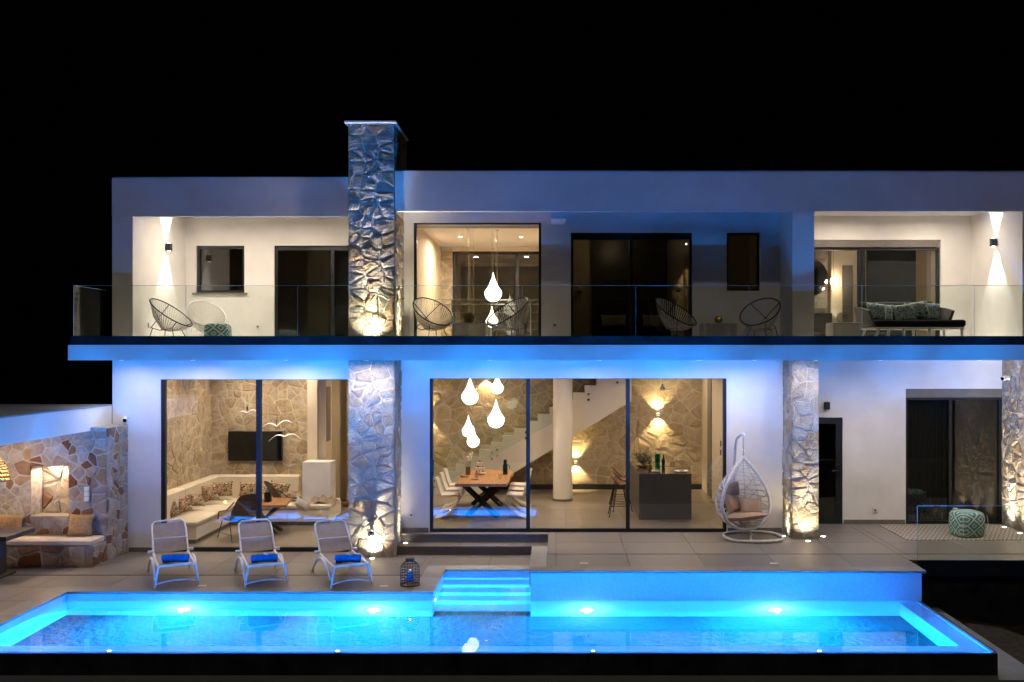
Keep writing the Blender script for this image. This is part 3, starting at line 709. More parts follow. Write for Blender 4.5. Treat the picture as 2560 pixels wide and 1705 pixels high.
for z_ in (4.7, 4.5, 4.3): gr.box(-2.8, -.2, 21.985, 21.995, z_, z_+.01)
for x_ in (-2.4, -1.5, -.6): gr.box(x_, x_+.03, 21.97, 22.01, 3.91, 4.98)
gr.build('gallery_railing', 'steel', vi, fix=False)
# bedroom (dark) behind middle balcony door
part('interior_wall', 'room', (0, 4.58, 22.5, 22.6, 3.91, 6.6)); part('interior_wall', 'room', (0, .05, YV+.2, 22.5, 3.91, 6.6), (4.53, 4.584, 20.3, 22.5, 3.91, 6.6))
part('headboard_panel', 'marble', (X(1480, 22.4), X(1668, 22.4), 22.4, 22.499, 3.91, 6.6))
sb = part('bright_stone_panel', 'mortarint', (X(1712, 22.4), X(1728, 22.4), 22.44, 22.499, 3.91, Z(628, 22.4)))
stones(sb, (X(1712, 22.4), 22.44, 3.93), (1, 0, 0), (0, -1, 0), .15, 2.2, .16, 52, 'stoneint', .02, (.006, .02))
# left bedroom behind left balcony, right bathroom
part('interior_wall', 'room', (-8.4, -3.1, 24.2, 24.3, 3.91, 6.7)); part('interior_wall', 'room', (-8.4, -8.0, 21.04, 24.2, 3.91, 6.7))
part('interior_wall', 'room', (-5.9, -5.4, 22.8, 24.2, 3.91, 6.7)); part('curtain', 'curtain', (X(832, YU+.3), -3.3, YU+.3, YU+.36, 3.92, 6.0))
bw = part('interior_wall', 'mortarg', (4.79, 6.35, 22.4, 22.5, 3.91, 6.6)); bw['label'] = 'pale stone bathroom wall behind the round mirror'
stones(bw, (5.3, 22.4, 3.93), (1, 0, 0), (0, -1, 0), 1.0, 2.5, .3, 53, 'stone', .03, (.006, .02))
part('interior_wall', 'room', (6.36, 7.02, 22.2, 22.5, 3.91, 6.6)); part('interior_wall', 'room', (7.02, 8.9, 22.4, 22.5, 3.91, 6.6), (8.75, 8.9, YW+.3, 22.4, 3.91, 6.6))
part('door_opening', 'skirt', (6.62, 6.86, 22.18, 22.199, 3.92, 5.8))
part('curtain', 'greycush', (X(2167, 20.4), X(2288, 20.4), 20.36, 20.44, 3.92, 5.95))
part('vanity_counter', 'island', (5.0, 6.3, 21.9, 22.38, 4.3, 4.68))
# right ground floor bedroom behind curtain
part('interior_wall', 'room', (4.43, 9.4, 22.3, 22.4, UT, 3.64), (4.19, 4.29, YR+.3, 22.3, UT, 3.64), (9.0, 9.4, YR+.3, 22.3, UT, 3.64), (6.1, 6.25, YR+.26, 22.3, UT, 3.64))
part('room_floor', 'roomfloor', (4.3, 9.4, YR+.3, 22.3, -.1, UT))
cu = MB(); npl = 60
for i in range(npl+1):
    x = 7.12+.93*i/npl; yy = YR+.22+.02*math.sin(i*1.3)
    cu.v += [(x, yy, UT+.01), (x, yy, 2.86)]
cu.f = [(2*i, 2*i+2, 2*i+3, 2*i+1) for i in range(npl)]
n0 = len(cu.v)
cu.build('curtain', 'curtain', vi, smooth=True)

# ================================================================= PAVILION at the left
pv = thing('pavilion', 'open stone lounge with a flat white slab roof at the left of the villa', 'pavilion', (-9.5, 17, 0))
def pp(name, m, *bx):
    mb = MB()
    for b in bx: mb.box(*b)
    return mb.build(name, m, pv, fix=False)
pp('roof_slab', 'plaster', (-14, -8.415, 14.0, 18.19, 2.36, 2.775))
pp('roof_cap', 'ledge', (-14, -8.40, 13.98, 18.185, 2.777, 2.80))
wy = 17.35; nx0, nx1, nz0, nz1 = X(76.5, wy), X(172, wy), Z(1293, wy), Z(1165, wy)
sw = pp('stone_wall', 'mortarg', (-14, nx0, wy, 17.75, 0, 2.358), (nx0, nx1, wy, 17.75, 0, nz0), (nx0, nx1, wy, 17.75, nz1, 2.358), (nx1, -8.42, wy, 17.75, 0, 2.358), (nx0, nx1, 17.751, 17.95, nz0-.05, nz1+.05),
        (-8.415, -8.12, wy, 18.195, 0, 2.42))
F = ((1, 0, 0), (0, -1, 0))
kw = dict(m='stonewarm', gap=.024, depth=(.006, .02))
stones(sw, (-10.5, wy, .5), *F, nx0+10.5, 1.85, .165, 61, **kw)
stones(sw, (nx0, wy, .5), *F, nx1-nx0, nz0-.5, .16, 62, **kw)
stones(sw, (nx0, wy, nz1), *F, nx1-nx0, 2.355-nz1, .18, 63, **kw)
stones(sw, (nx1, wy, .5), *F, -8.125-nx1, 1.85, .165, 64, **kw)
stones(sw, (nx0+.02, 17.751, nz0), *F, nx1-nx0-.04, nz1-nz0, .22, 65, m='stonewarm', gap=.03, depth=(.01, .05))
stones(sw, (-8.12, wy, .02), (0, 1, 0), (1, 0, 0), .84, 2.38, .15, 66, m='stonewarm', gap=.024, depth=(.006, .018))
pp('niche_sill', 'coplight', (nx0+.002, nx1-.002, wy-.01, 17.75, nz0, nz0+.02))
bn = pp('stone_bench', 'mortarg', (-10.6, -8.13, 16.87, wy-.001, 0, .375))
stones(bn, (-9.9, 16.87, .02), *F, 1.76, .35, .17, 67, **kw)
stones(bn, (-8.13, 16.87, .02), (0, 1, 0), (1, 0, 0), .47, .35, .18, 68, m='stonewarm', gap=.024, depth=(.006, .016))
cb = MB().bbox(-10.6, -8.15, 16.85, wy-.02, .378, .48, .02).build('bench_cushion', 'canvas', None, smooth=True)
tag(cb, 'long light canvas cushion lying on the stone bench', 'cushion')
for px, w_, lab, sx_ in ((199, .46, 'square burlap cushion with tufted centre standing on the stone bench below the switches', 0), (22, .46, 'burlap cushion behind the dark table at the left edge', 0)):
    x = X(px, 17.2)
    o = MB().pillow(.46, .40, .15).build('burlap_cushion', 'burlap', None, smooth=True)
    o.location = (x, 17.24, .68); o.rotation_euler = (R(-14), 0, 0); tag(o, lab, 'cushion')
for i, z_ in enumerate((1222, 1234, 1247)):
    pass
sp = thing('switch_panel', 'column of three white switch and socket plates on the stone wall right of the niche', 'switch', (X(219, wy), wy-.02, 1.1))
for z_ in (1222, 1234.5, 1247): MB().bbox(X(213, wy), X(225, wy), wy-.045, wy-.015, Z(z_+5.6, wy), Z(z_-5.6, wy), .005).build('plate', 'white', sp)
# niche lamp
nl = thing('niche_lamp', 'small recessed downlight glowing at the top of the stone niche', 'lamp', (X(139, 17.6), 17.58, nz1-.01))
MB().lathe([(.035, 0), (.035, -.012)], (X(139, 17.6), 17.58, nz1-.002), 16).build('lens', 'warmbulb', nl)
spot(nl, (X(139, 17.6), 17.60, nz1-.03), (.0, .0, -1), 36, (1, .70, .42), 176, .2, .03)
# table
tb = thing('outdoor_table', 'dark stone topped table at the left edge before the bench', 'table', (-9.9, 16.2, 0))
MB().bbox(-11.5, -9.02, 15.75, 16.62, .67, .75, .008).build('table_top', 'darktable', tb)
MB().bbox(-9.62, -9.36, 15.95, 16.35, .04, .67, .008).build('leg', 'darktable', tb); MB().bbox(-9.75, -9.25, 15.85, 16.45, 0, .04, .005).build('base', 'darktable', tb)
# rattan lamp
rl = thing('rattan_pendant', 'woven rattan dome pendant glowing above the dark table at the left edge', 'pendant lamp', (X(-12, 16.3), 16.3, 1.65))
c_ = (X(-14, 16.3), 16.3, 0)
prof = [(.06, 2.00), (.13, 1.93), (.18, 1.84), (.215, 1.74), (.235, 1.60)]
for i in range(9):
    t = i/8; k = t*(len(prof)-1); a = int(min(k, len(prof)-2)); f = k-a
    r_ = prof[a][0]*(1-f)+prof[a+1][0]*f; z_ = prof[a][1]*(1-f)+prof[a+1][1]*f
    MB().tube([(c_[0]+r_*math.cos(2*PI*j/24), c_[1]+r_*math.sin(2*PI*j/24), z_+.006*math.sin(j*3)) for j in range(24)], .012, 6, True).build('rattan_ring', 'shade', rl, smooth=True)
lat = MB()
for j in range(20):
    a = 2*PI*j/20; lat.tube([(c_[0]+r*math.cos(a+.25*i), c_[1]+r*math.sin(a+.25*i), z) for i, (r, z) in enumerate(prof)], .006, 5)
lat.build('rattan_ribs', 'shade', rl); MB().sphere((c_[0], c_[1], 1.78), .05, 12).build('bulb', 'warmbulb', rl)
MB().tube([(c_[0], c_[1], 2.0), (c_[0], c_[1], 2.36)], .005).build('cable', 'black', rl)
point(rl, (c_[0], c_[1], 1.70), 22, (1, .66, .36), .05)
# pavilion ceiling light (keeps the wall lit)
pl = thing('ceiling_light', 'round downlight under the pavilion roof slab', 'ceiling light', (-9.6, 16.1, 2.355))
MB().lathe([(.05, 0), (.05, -.01)], (-9.6, 16.1, 2.358), 16).build('lens', 'warmbulb', pl)
area(pl, (-9.6, 16.1, 2.34), (0, .25, -1), 40, (1, .80, .60), .1)

# ================================================================= LAMPS
def wall_lamp(px, py, y, x, side, label, e=230, on=True, half=64, grp='black up and down wall lamps'):
    """side = direction the wall faces"""
    s_ = Vector(side); z = Z(py, y); base = Vector((x, y, z)); c = base+s_*.065
    t = thing('wall_lamp', label, 'wall lamp', base, 0, grp)
    MB().bbox(c.x-.05, c.x+.05, c.y-.05, c.y+.05, z-.075, z+.075, .006).build('body', 'dark', t)
    b = base+s_*.008; MB().box(b.x-(.008 if s_.x else .03), b.x+(.008 if s_.x else .03), b.y-(.008 if s_.y else .03), b.y+(.008 if s_.y else .03), z-.05, z+.05).build('mount', 'dark', t)
    if on:
        for sg in (-1, 1):
            MB().lathe([(.032, 0), (.032, sg*.004)], (c.x, c.y, z+sg*.0765), 16).build('lens', 'bulb2', t)
            spot(t, (c.x, c.y, z+sg*.085), (-s_.x*.05, -s_.y*.05, sg), e, COOL, half, .12, .012)
    return t
wall_lamp(414, 618, 19.73, -8.02, (1, 0, 0), 'lit black wall lamp above the two left balcony chairs')
wall_lamp(2493, 606, 18.85, 8.65, (-1, 0, 0), 'lit black wall lamp at the right end of the balcony right of the daybed')
wall_lamp(2065, 1014, YR, X(2065, YR), (0, -1, 0), 'unlit black wall lamp above the grey side door', on=False)
# balcony bay downlights (recessed behind the roof fascias)
def downlight(x, y, z, e, col, label, grp, spread=170, lens='bulb2', d=(0, 0, -1), size=.12):
    t = thing('ceiling_light', label, 'ceiling light', (x, y, z), 0, grp)
    MB().lathe([(.055, 0), (.055, -.0008)], (x, y, z), 20).build('ring', 'white', t)
    MB().lathe([(.042, -.0009), (.042, -.0013)], (x, y, z), 20).build('lens', lens, t)
    area(t, (x, y, z-.02), d, e, col, size, None, spread); return t
G1 = 'recessed downlights over the left balcony bay'
for x, l in ((-6.9, 'left'), (-5.2, 'right')): downlight(x, 19.3, 6.715, 44, (1, .84, .68), 'recessed downlight in the left balcony ceiling, '+l+' one', G1)
for x, l in ((5.9, 'left'), (7.6, 'right')): downlight(x, 19.0, 6.625, 30, (1, .84, .68), 'recessed downlight in the right balcony ceiling, '+l+' one', 'recessed downlights over the right balcony bay')
# soffit lights under the balcony slab
G2 = 'soffit downlights under the balcony slab'
for i, (x, e) in enumerate(((-7.9, 11), (-6.6, 15), (-4.9, 17), (-3.4, 30), (-1.2, 16), (.8, 16), (2.6, 14), (3.6, 13), (4.65, 15), (5.9, 30), (7.7, 28))):
    downlight(x, 17.2 if x in (-3.4, 4.65) else 17.45, 3.636, e, (1, .86, .72), 'recessed soffit downlight under the balcony slab '+['above the wall left of the living room window', 'over the left living room pane', 'over the right living room pane', 'in front of the chimney pillar', 'over the dining table pane', 'over the round column pane', 'over the kitchen island pane', 'above the swing chair', 'in front of the narrow stone pillar', 'above the wall right of the grey door', 'over the dark sliding window'][i], G2)
# ground spots
def ground_spot(x, y, z, d, e, label, ang=110, col=(1, .86, .62)):
    t = thing('ground_spotlight', label, 'ground light', (x, y, z), 0, 'ground spotlights at the stone pillars')
    MB().lathe([(.055, .001), (.055, .006), (.045, .009)], (x, y, z), 20).build('ring', 'steel', t)
    MB().lathe([(.043, .0095), (.030, .013)], (x, y, z), 20).build('lens', 'bulb2', t)
    spot(t, (x, y, z+.03), d, e*.55, col, ang, .9, .03); spot(t, (x, y, z+.03), (d[0]*.8, d[1]*.8, 1), e*2.2, col, 40, .9, .03); return t
y = YG(1395, 0); ground_spot(X(932.5, y), y-.08, 0, (.0, .07, 1), 200, 'ground spotlight in front of the chimney pillar foot', 130)
y = YG(1358.6, UT/2); ground_spot(X(1014, y), y, UT/2, (-.25, .05, 1), 60, 'small ground spotlight on the lower entrance step beside the chimney', 70)
ground_spot(X(1957.6, 18.0), 18.0, UT, (.2, 0, 1), 45, 'ground spotlight between the swing chair base and the narrow pillar')
y = YG(1351, UT); ground_spot(X(2017, y), y-.10, UT, (0, .08, 1), 150, 'ground spotlight in front of the narrow stone pillar', 130)
y = YG(1342, UT); ground_spot(X(2058, y), y, UT, (-.15, .2, 1), 12, 'ground spotlight right of the narrow stone pillar beside the door')
y = YG(1319, UT); ground_spot(8.84, y, UT, (.06, 0, 1), 170, 'ground spotlight by the right stone wall nearer the window')
y = YG(1334, UT); ground_spot(8.84, y, UT, (.06, 0, 1), 170, 'ground spotlight by the right stone wall nearer the camera')
ground_spot(8.84, 17.6, UT, (.08, 0, 1), 150, 'ground spotlight by the right stone wall just outside the frame')
ground_spot(X(925, 17.5), 17.50, 3.91, (0, .05, 1), 300, 'ground spotlight at the chimney foot on the balcony', 120)
ground_spot(-2.82, 18.1, 3.91, (-.06, .08, 1), 160, 'ground spotlight right of the chimney on the balcony', 100)
# chrome ball outlet on the chimney
y = 17.66; t = thing('ball_fixture', 'small polished chrome ball spout on the lower chimney pillar', 'spout', (X(929, y), y, Z(1332, y)))
MB().sphere((X(929, y), y-.05, Z(1332, y)), .068, 20).build('ball', 'chrome', t, smooth=True); MB().tube([(X(929, y), y-.05, Z(1332, y)), (X(929, y), y+.08, Z(1332, y))], .03, 12).build('stem', 'chrome', t)
# sockets
def socket(px, py, y, x, side, label):
    z = Z(py, y); s_ = Vector(side); t = thing('power_socket', label, 'socket', (x, y, z), 0, 'white outdoor sockets')
    if side[0]: MB().bbox(min(x, x+s_.x*.03), max(x, x+s_.x*.03), y-.045, y+.045, z-.05, z+.05, .005).build('cover', 'white', t)
    else:
        MB().bbox(x-.045, x+.045, y-.03, y-.001, z-.05, z+.05, .005).build('cover', 'white', t)
        MB().lathe([(.026, -.032), (.024, -.029)], (x, y, z), 14, 'y').build('outlet', 'skirt', t)
socket(645, 817, YU, X(645, YU), (0, -1, 0), 'white socket on the left balcony wall under the window side')
socket(371, 813, 18.9, -8.02, (1, 0, 0), 'white socket on the left side wall of the balcony behind the chair')
socket(1387, 813, YV, X(1387, YV), (0, -1, 0), 'socket on the dim balcony wall right of the lit window')
socket(1028, 1287, YM, X(1028, YM), (0, -1, 0), 'white socket low on the wall between chimney and dining window')
socket(2187, 1275, YR, X(2187, YR), (0, -1, 0), 'white socket low on the wall right of the grey door')
# cameras
def seccam(p, d, label):
    p = Vector(p); d = Vector(d).normalized(); t = thing('security_camera', label, 'security camera', p)
    MB().lathe([(.045, 0), (.045, -.02), (.03, -.03)], p, 16, 'y' if abs(p.x) < 8.3 else 'x').build('mount', 'white', t, smooth=True)
    c = p+Vector((0, -.09, -.0)) if abs(p.x) < 8.3 else p+Vector((-.09, 0, 0))
    MB().tube([c-d*.05, c+d*.0, c+d*.07], [.04, .045, .042], 14).build('body', 'white', t, smooth=True)
    MB().tube([c+d*.0705, c+d*.08], [.038, .03], 14).build('lens', 'screen', t, smooth=True)
    MB().tube([p, c], .014, 8).build('arm', 'white', t)
seccam((X(318, YL), YL, Z(1046, YL)), (.3, -1, -.5), 'white bullet security camera on the wall left of the living room window')
seccam((8.97, 19.0, Z(945, 19.0)), (-1, -.5, -.25), 'white security camera on the right stone wall near the top')

# ---- interior lights
G3 = 'recessed living room downlights'
for i, (x, y) in enumerate(((-7.2, 19.6), (-5.6, 19.6), (-7.0, 21.4), (-5.9, 21.3))):
    downlight(x, y, 3.638, 34, (1, .82, .61), ['front left', 'front right', 'back left', 'back right'][i]+' recessed downlight in the living room ceiling', G3, 150)
downlight(-4.6, 23.4, 3.638, 50, (1, .78, .48), 'recessed downlight behind the low white wall', None, 150)
for i, (x, y) in enumerate(((.6, 20.5), (2.3, 21.4), (-1.5, 22.9))):
    downlight(x, y, 3.638 if i < 2 else 3.64, 40, (1, .79, .54), ['recessed kitchen downlight left of the island', 'recessed kitchen downlight over the island', 'recessed downlight under the gallery'][i], None, 160)
downlight(3.0, 23.2, 3.638, 24, (1, .79, .54), 'recessed kitchen downlight in the right corner', None, 160)
for px in (1151, 1303): downlight(X(px, 21.4), 21.4, 6.358, 105, (1, .80, .58), 'recessed downlight in the upper hall ceiling, '+('left' if px < 1200 else 'right')+' one', 'downlights in the upper hall ceiling', 170)
def uplamp(px, py, label, e=26, half=100):
    y = YK; x = X(px, y); z = Z(py, y)
    t = thing('wall_lamp', label, 'wall lamp', (x, y, z), 0, 'small round up and down lamps on the beige stone wall')
    MB().lathe([(.05, -.02), (.05, .02)], (x, y-.12, z), 18).build('body', 'steel', t, smooth=True); MB().tube([(x, y-.02, z), (x, y-.12, z)], .012, 8).build('arm', 'steel', t)
    for sg in (-1, 1):
        MB().lathe([(.04, 0), (.04, sg*.004)], (x, y-.12, z+sg*.0205), 16).build('lens', 'warmbulb', t)
        spot(t, (x, y-.125, z+sg*.03), (0, .25, sg), e, (1, .76, .38), half, .25, .02)
uplamp(1644, 1034.6, 'up and down lamp on the beige stone wall above the kitchen island', 130, 92)
uplamp(1439, 1154, 'up and down lamp on the beige stone wall just right of the round column', 90, 92)
uplamp(1216, 942, 'up and down lamp on the beige stone wall, high behind the dining pendants', 100, 92)
uplamp(1066, 1035, 'up and down lamp on the beige wall at the left dining window edge', 100, 92)
bl = thing('stone_strip_light', 'unseen lamp added to light the stone strip in the dark bedroom', 'lamp', (2.98, 22.2, 5.0)); MB().sphere((3.02, 22.25, 6.3), .02, 10).build('bulb', 'bulb2', bl)  # lamp put in to brighten the stone strip
spot(bl, (3.10, 22.1, 6.2), (0, .35, -1), 40, (1, .72, .38), 40, .5, .02)
point(bl, (1.3, 21.6, 6.2), 5, (1, .76, .45), .2)
def globe_lamp(px, py, y):
    x = X(px, y); z = Z(py, y); t = thing('globe_wall_lamp', 'unlit opal globe lamp beside the marble headboard, '+('left' if px < 1500 else 'right')+' one', 'wall lamp', (x, y, z))
    MB().sphere((x, y-.1, z), .08, 16).build('globe', 'white', t, smooth=True); MB().lathe([(.05, -.1), (.07, -.075)], (x, y-.1, z), 14).lathe([(.008, -.30), (.008, .16)], (x, y-.02, z), 8).tube([(x, y-.02, z-.1), (x, y-.1, z-.1)], .008, 6).build('bracket', 'black', t)
globe_lamp(1449, 722, 22.45); globe_lamp(1694, 720, 22.45)
# bathroom
mi = thing('round_mirror', 'round mirror on the pale stone wall of the upstairs bathroom', 'mirror', (X(2024, 22.3), 22.3, Z(694, 22.3)))
MB().lathe([(.44, 0), (.44, -.02)], (X(2024, 22.3), 22.35, Z(694, 22.3)), 40, 'y').build('rim', 'black', mi); MB().lathe([(.425, -.0205), (.425, -.024)], (X(2024, 22.3), 22.35, Z(694, 22.3)), 40, 'y').build('mirror_glass', 'chrome', mi)
bp = thing('tube_pendant', 'thin copper pendant with a small glowing tube beside the round mirror', 'pendant lamp', (X(2083.5, 22), 22, Z(718, 22)))
x = X(2083.5, 22); z = Z(718, 22)
MB().tube([(x, 22, z+.08), (x, 22, 6.62)], .004, 6).build('cable', 'black', bp); MB().lathe([(.02, .04), (.02, .10)], (x, 22, z), 12).build('cap', 'rattan', bp); MB().lathe([(.02, -.05), (.02, .04)], (x, 22, z), 12).build('bulb', 'warmbulb', bp)
point(bp, (x, 21.9, z), 9, (1, .80, .58), .03)
bp2 = copy_tree(bp, (X(2078, 22.2), 22.2, Z(700, 22)), label='second thin copper pendant just left of the glowing tube, hanging higher')
x = X(2096, 22.15); t = thing('wall_lamp', 'slim lamp washing the bathroom wall right of the pendant', 'wall lamp', (x, 22.2, 4.6)); MB().bbox(x-.02, x+.02, 22.14, 22.195, 4.32, 4.36, .004).build('body', 'white', t)
spot(t, (6.45, 22.08, 4.40), (.02, .14, 1), 14, COOL, 40, .3, .02)
downlight(7.0, 21.3, 6.6, 4, (1, .85, .70), 'recessed downlight in the upstairs bathroom ceiling', None, 170)
vb = thing('wash_basin', 'shallow white wash basin on the bathroom counter', 'basin', (5.95, 22.05, 4.68)); MB().lathe([(.12, 0), (.24, .11), (.225, .11), (.10, .02)], (5.95, 22.05, 4.685), 24).build('bowl', 'white', vb, smooth=True)
point(thing('reading_light', 'faint lamp in the room behind the left balcony door', 'lamp', (-4.8, 22.5, 6.3)), (-4.6, 22.3, 6.3), 3, (1, .9, .7), .1)
MB().sphere((-4.6, 22.3, 6.4), .03, 10).build('bulb', 'bulb2', bpy.data.objects['reading_light'])

# drop pendants
def drop(px, pyb, dpx, y, label, cable_x=None):
    k = y/FOC; r = dpx/2*k; x = X(px, y); zb = Z(pyb, y)
    t = thing('drop_pendant', label, 'pendant lamp', (x, y, zb), 0, 'white teardrop pendants over the dining table')
    prof = []
    for i in range(25):
        th = PI*i/24
        if th < PI*.58: prof.append((r*math.sin(th), r-r*math.cos(th)))
        else:
            q = (th-PI*.58)/(PI*.42); s0 = math.sin(PI*.58); h0 = r-r*math.cos(PI*.58)
            prof.append((max(.006, r*(s0*max(0,1-q)**1.35*(1-.15*math.sin(q*PI))+.03*q)), h0+q*r*2.15))
    prof[0] = (.001, 0)
    MB().lathe(prof, (x, y, zb), 28).build('glass_drop', 'bulb', t, smooth=True)
    zt = zb+prof[-1][1]
    MB().tube([(x, y, zt-.005), (x, y, 6.34)], .0035, 5).build('cable', 'steel', t)
    MB().lathe([(.04, 0), (.045, .012)], (x, y, 6.345), 16).build('canopy', 'white', t)
L_ = ['large teardrop pendant, upper left over the dining table', 'teardrop pendant at the top right of the lower cluster', 'large teardrop pendant, right and lower over the table', 'teardrop pendant low on the left over the dining table', 'lowest teardrop pendant over the dining table']
for a, l in zip(((1175, 1012, 42, 20.0), (1243, 985, 31, 20.25), (1240, 1070, 42, 19.9), (1171, 1093, 32, 20.1), (1183, 1118.6, 31, 19.85)), L_): drop(*a, l)
drop(1233, 754.6, 43, 19.9, 'large teardrop pendant in the upper hall window'); drop(1230, 819, 31, 19.75, 'lower teardrop pendant in the upper hall behind the balcony chair')

# ================================================================= RAILINGS
rg = thing('glass_railing', 'long frameless glass balcony railing on a dark base channel', 'railing', (0, 16.95, 3.91))
MB().box(-8.56, 14, 16.925, 17.0, 3.911, 4.067).build('base_channel', 'darktile', rg, fix=False)
MB().box(-8.56, -8.49, 17.001, 18.19, 3.911, 4.067).build('base_channel', 'darktile', rg, fix=False)
jx = [183, 464, 743, 1023, 1305, 1589, 1873, 2155, 2436, 2720, 3000]
for a, b in zip(jx[:-1], jx[1:]):
    p = MB().box(X(a, 16.95)+.006, X(b, 16.95)-.006, 16.955, 16.967, 4.067, 4.955).build('glass_panel', 'rail', rg, fix=False)
    MB().box(X(a, 16.95)+.006, X(b, 16.95)-.006, 16.953, 16.969, 4.9555, 4.962).build('top_edge', 'railedge', p, fix=False)
    MB().box(X(a, 16.95)+.0025, X(a, 16.95)+.0055, 16.955, 16.967, 4.067, 4.955).build('side_edge', 'railedge', p, fix=False)
p = MB().box(-8.531, -8.519, 16.98, 18.18, 4.067, 4.955).build('glass_panel', 'rail', rg, fix=False)
MB().box(-8.533, -8.517, 16.98, 18.18, 4.9555, 4.962).build('top_edge', 'railedge', p, fix=False)
rt = thing('glass_railing', 'low glass railing at the right edge of the terrace in front of the rug', 'railing', (6, 15.98, UT))
p = MB().box(6.01, 8.0, 15.955, 15.967, UT+.001, 1.222).build('glass_panel', 'rail', rt, fix=False); MB().box(6.01, 8.0, 15.953, 15.969, 1.2225, 1.229).build('top_edge', 'railedge', p, fix=False); MB().box(6.004, 6.0095, 15.955, 15.967, UT+.001, 1.222).build('side_edge', 'railedge', p, fix=False)
p = MB().box(8.02, 10.0, 15.955, 15.967, UT+.001, 1.222).build('glass_panel', 'rail', rt, fix=False); MB().box(8.02, 10.0, 15.953, 15.969, 1.2225, 1.229).build('top_edge', 'railedge', p, fix=False)

# ================================================================= FURNITURE OUTSIDE
def arc(p0, p1, p2, n=8):
    p0, p1, p2 = map(Vector, (p0, p1, p2)); return [p0*(1-t)**2+p1*2*t*(1-t)+p2*t*t for t in [i/n for i in range(n+1)]]
def lounger():
    t = thing('sun_lounger', '', 'sun lounger', (0, 0, 0), 0, 'white sun loungers along the pool')
    W = .275
    # front frame: inverted U with arched brace
    MB().tube([(-W-.06, -.02, 0), (-W-.01, 0, .31), (-W+.03, .0, .345), (W-.03, 0, .345), (W+.01, 0, .31), (W+.06, -.02, 0)], .019, 8).build('front_leg_frame', 'white2', t, smooth=True, local=True)
    MB().tube(arc((-W-.05, -.015, .06), (0, -.015, .15), (W+.05, -.015, .06), 10), .014, 8).build('brace', 'white2', t, smooth=True, local=True)
    for s in (-1, 1):
        MB().tube([(s*W, 0, .335), (s*W, .5, .335), (s*W, 1.03, .36)], .02, 8).build('side_rail', 'white2', t, smooth=True, local=True)
        MB().tube(arc((s*(W+.045), .06, .12), (s*(W+.05), .75, .62), (s*(W+.06), 1.35, .0), 14), [.018]*4+[.026]*7+[.02]*4, 8).build('arched_leg', 'white2', t, smooth=True, local=True)
        MB().tube([(s*(W-.01), 1.03, .39), (s*(W+.09), 1.03, .39)], .028, 10).build('hinge', 'white2', t, smooth=True, local=True)
    up = [(-W, 1.0, .365)]+[(-W, 1.0+.48*k/4, .365+.42*k/4+.02*math.sin(k*.8)) for k in range(1, 4)]+[(-W+.01, 1.47, .78), (-W+.06, 1.51, .82), (0, 1.52, .83)]
    up = up+[(-x, y, z) for x, y, z in up[-2::-1]]
    MB().tube(up, .017, 8).build('back_frame', 'white2', t, smooth=True, local=True)
    def sheet(rows, th=.006):
        mb = MB(); n = 8; L = len(rows)
        for sgn in (0, 1):
            for (y, z, nx_, nz_, w_) in rows:
                for i in range(n+1):
                    u = i/n*2-1; sag = -.022*(1-u*u); mb.v.append((u*w_, y+nx_*(sag-th*sgn), z+nz_*(sag-th*sgn)))
        for g in (0, 1):
            o = g*L*(n+1)
            for j in range(L-1):
                for i in range(n): q = (o+j*(n+1)+i, o+j*(n+1)+i+1, o+(j+1)*(n+1)+i+1, o+(j+1)*(n+1)+i); mb.f.append(q if g == 0 else q[::-1])
        return mb
    sheet([(.02+k*.98/8, .345+.02*max(0, k/8-.4), 0, 1, W-.012) for k in range(9)]).build('seat_sling', 'sling', t, smooth=True, local=True)
    sheet([(1.03+k*.47/8, 0.385+k*.42/8, -.64, .76, (W-.012) if k < 8 else W-.05) for k in range(9)]).build('back_sling', 'sling', t, smooth=True, local=True)
    MB().tube([(-W, 1.2, .58), (W, 1.2, .58)], .01, 6).build('brace', 'white2', t, local=True)
    return t
lg = lounger()
LP = [((-6.41, 15.40), (-5.84, 15.62), 'leftmost white sun lounger with taupe sling, beside the stone bench'),
      ((-4.98, 15.42), (-4.39, 15.62), 'middle of the three white sun loungers, before the living room window'),
      ((-3.60, 15.41), (-3.01, 15.60), 'right white sun lounger standing in front of the chimney pillar')]
def towel():
    t = thing('rolled_towel', '', 'towel', (0, 0, 0), 0, 'rolled blue towels on the loungers')
    mb = MB(); n = 26; segs = 14; rad = .072
    vs = []
    for j in range(segs+1):
        x = -.20+.40*j/segs
        for k in range(n):
            a = 2*PI*k/n; r = rad*(1+.05*math.sin(3*a+j*.5)+.03*math.sin(j*1.7+a))*(.93 if j in (0, segs) else 1)
            vs.append((x+.008*math.sin(a*2), r*math.cos(a), rad+r*math.sin(a)*.94))
    mb.v = vs
    for j in range(segs):
        for k in range(n): mb.f.append((j*n+k, j*n+(k+1) % n, (j+1)*n+(k+1) % n, (j+1)*n+k))
    mb.f += [tuple(range(n)), tuple(range(segs*n, segs*n+n))]
    mb.build('roll', 'towel', t, smooth=True, local=True)
    for s in (-1, 1):
        sp_ = [(s*.204, (rad*.85-.006*i)*math.cos(i*.6), rad+(rad*.85-.006*i)*math.sin(i*.6)*.94) for i in range(11)]
        MB().tube(sp_, .007, 5).build('rolled_end', 'towel', t, smooth=True, local=True)
    return t
tw = towel(); tgs = []
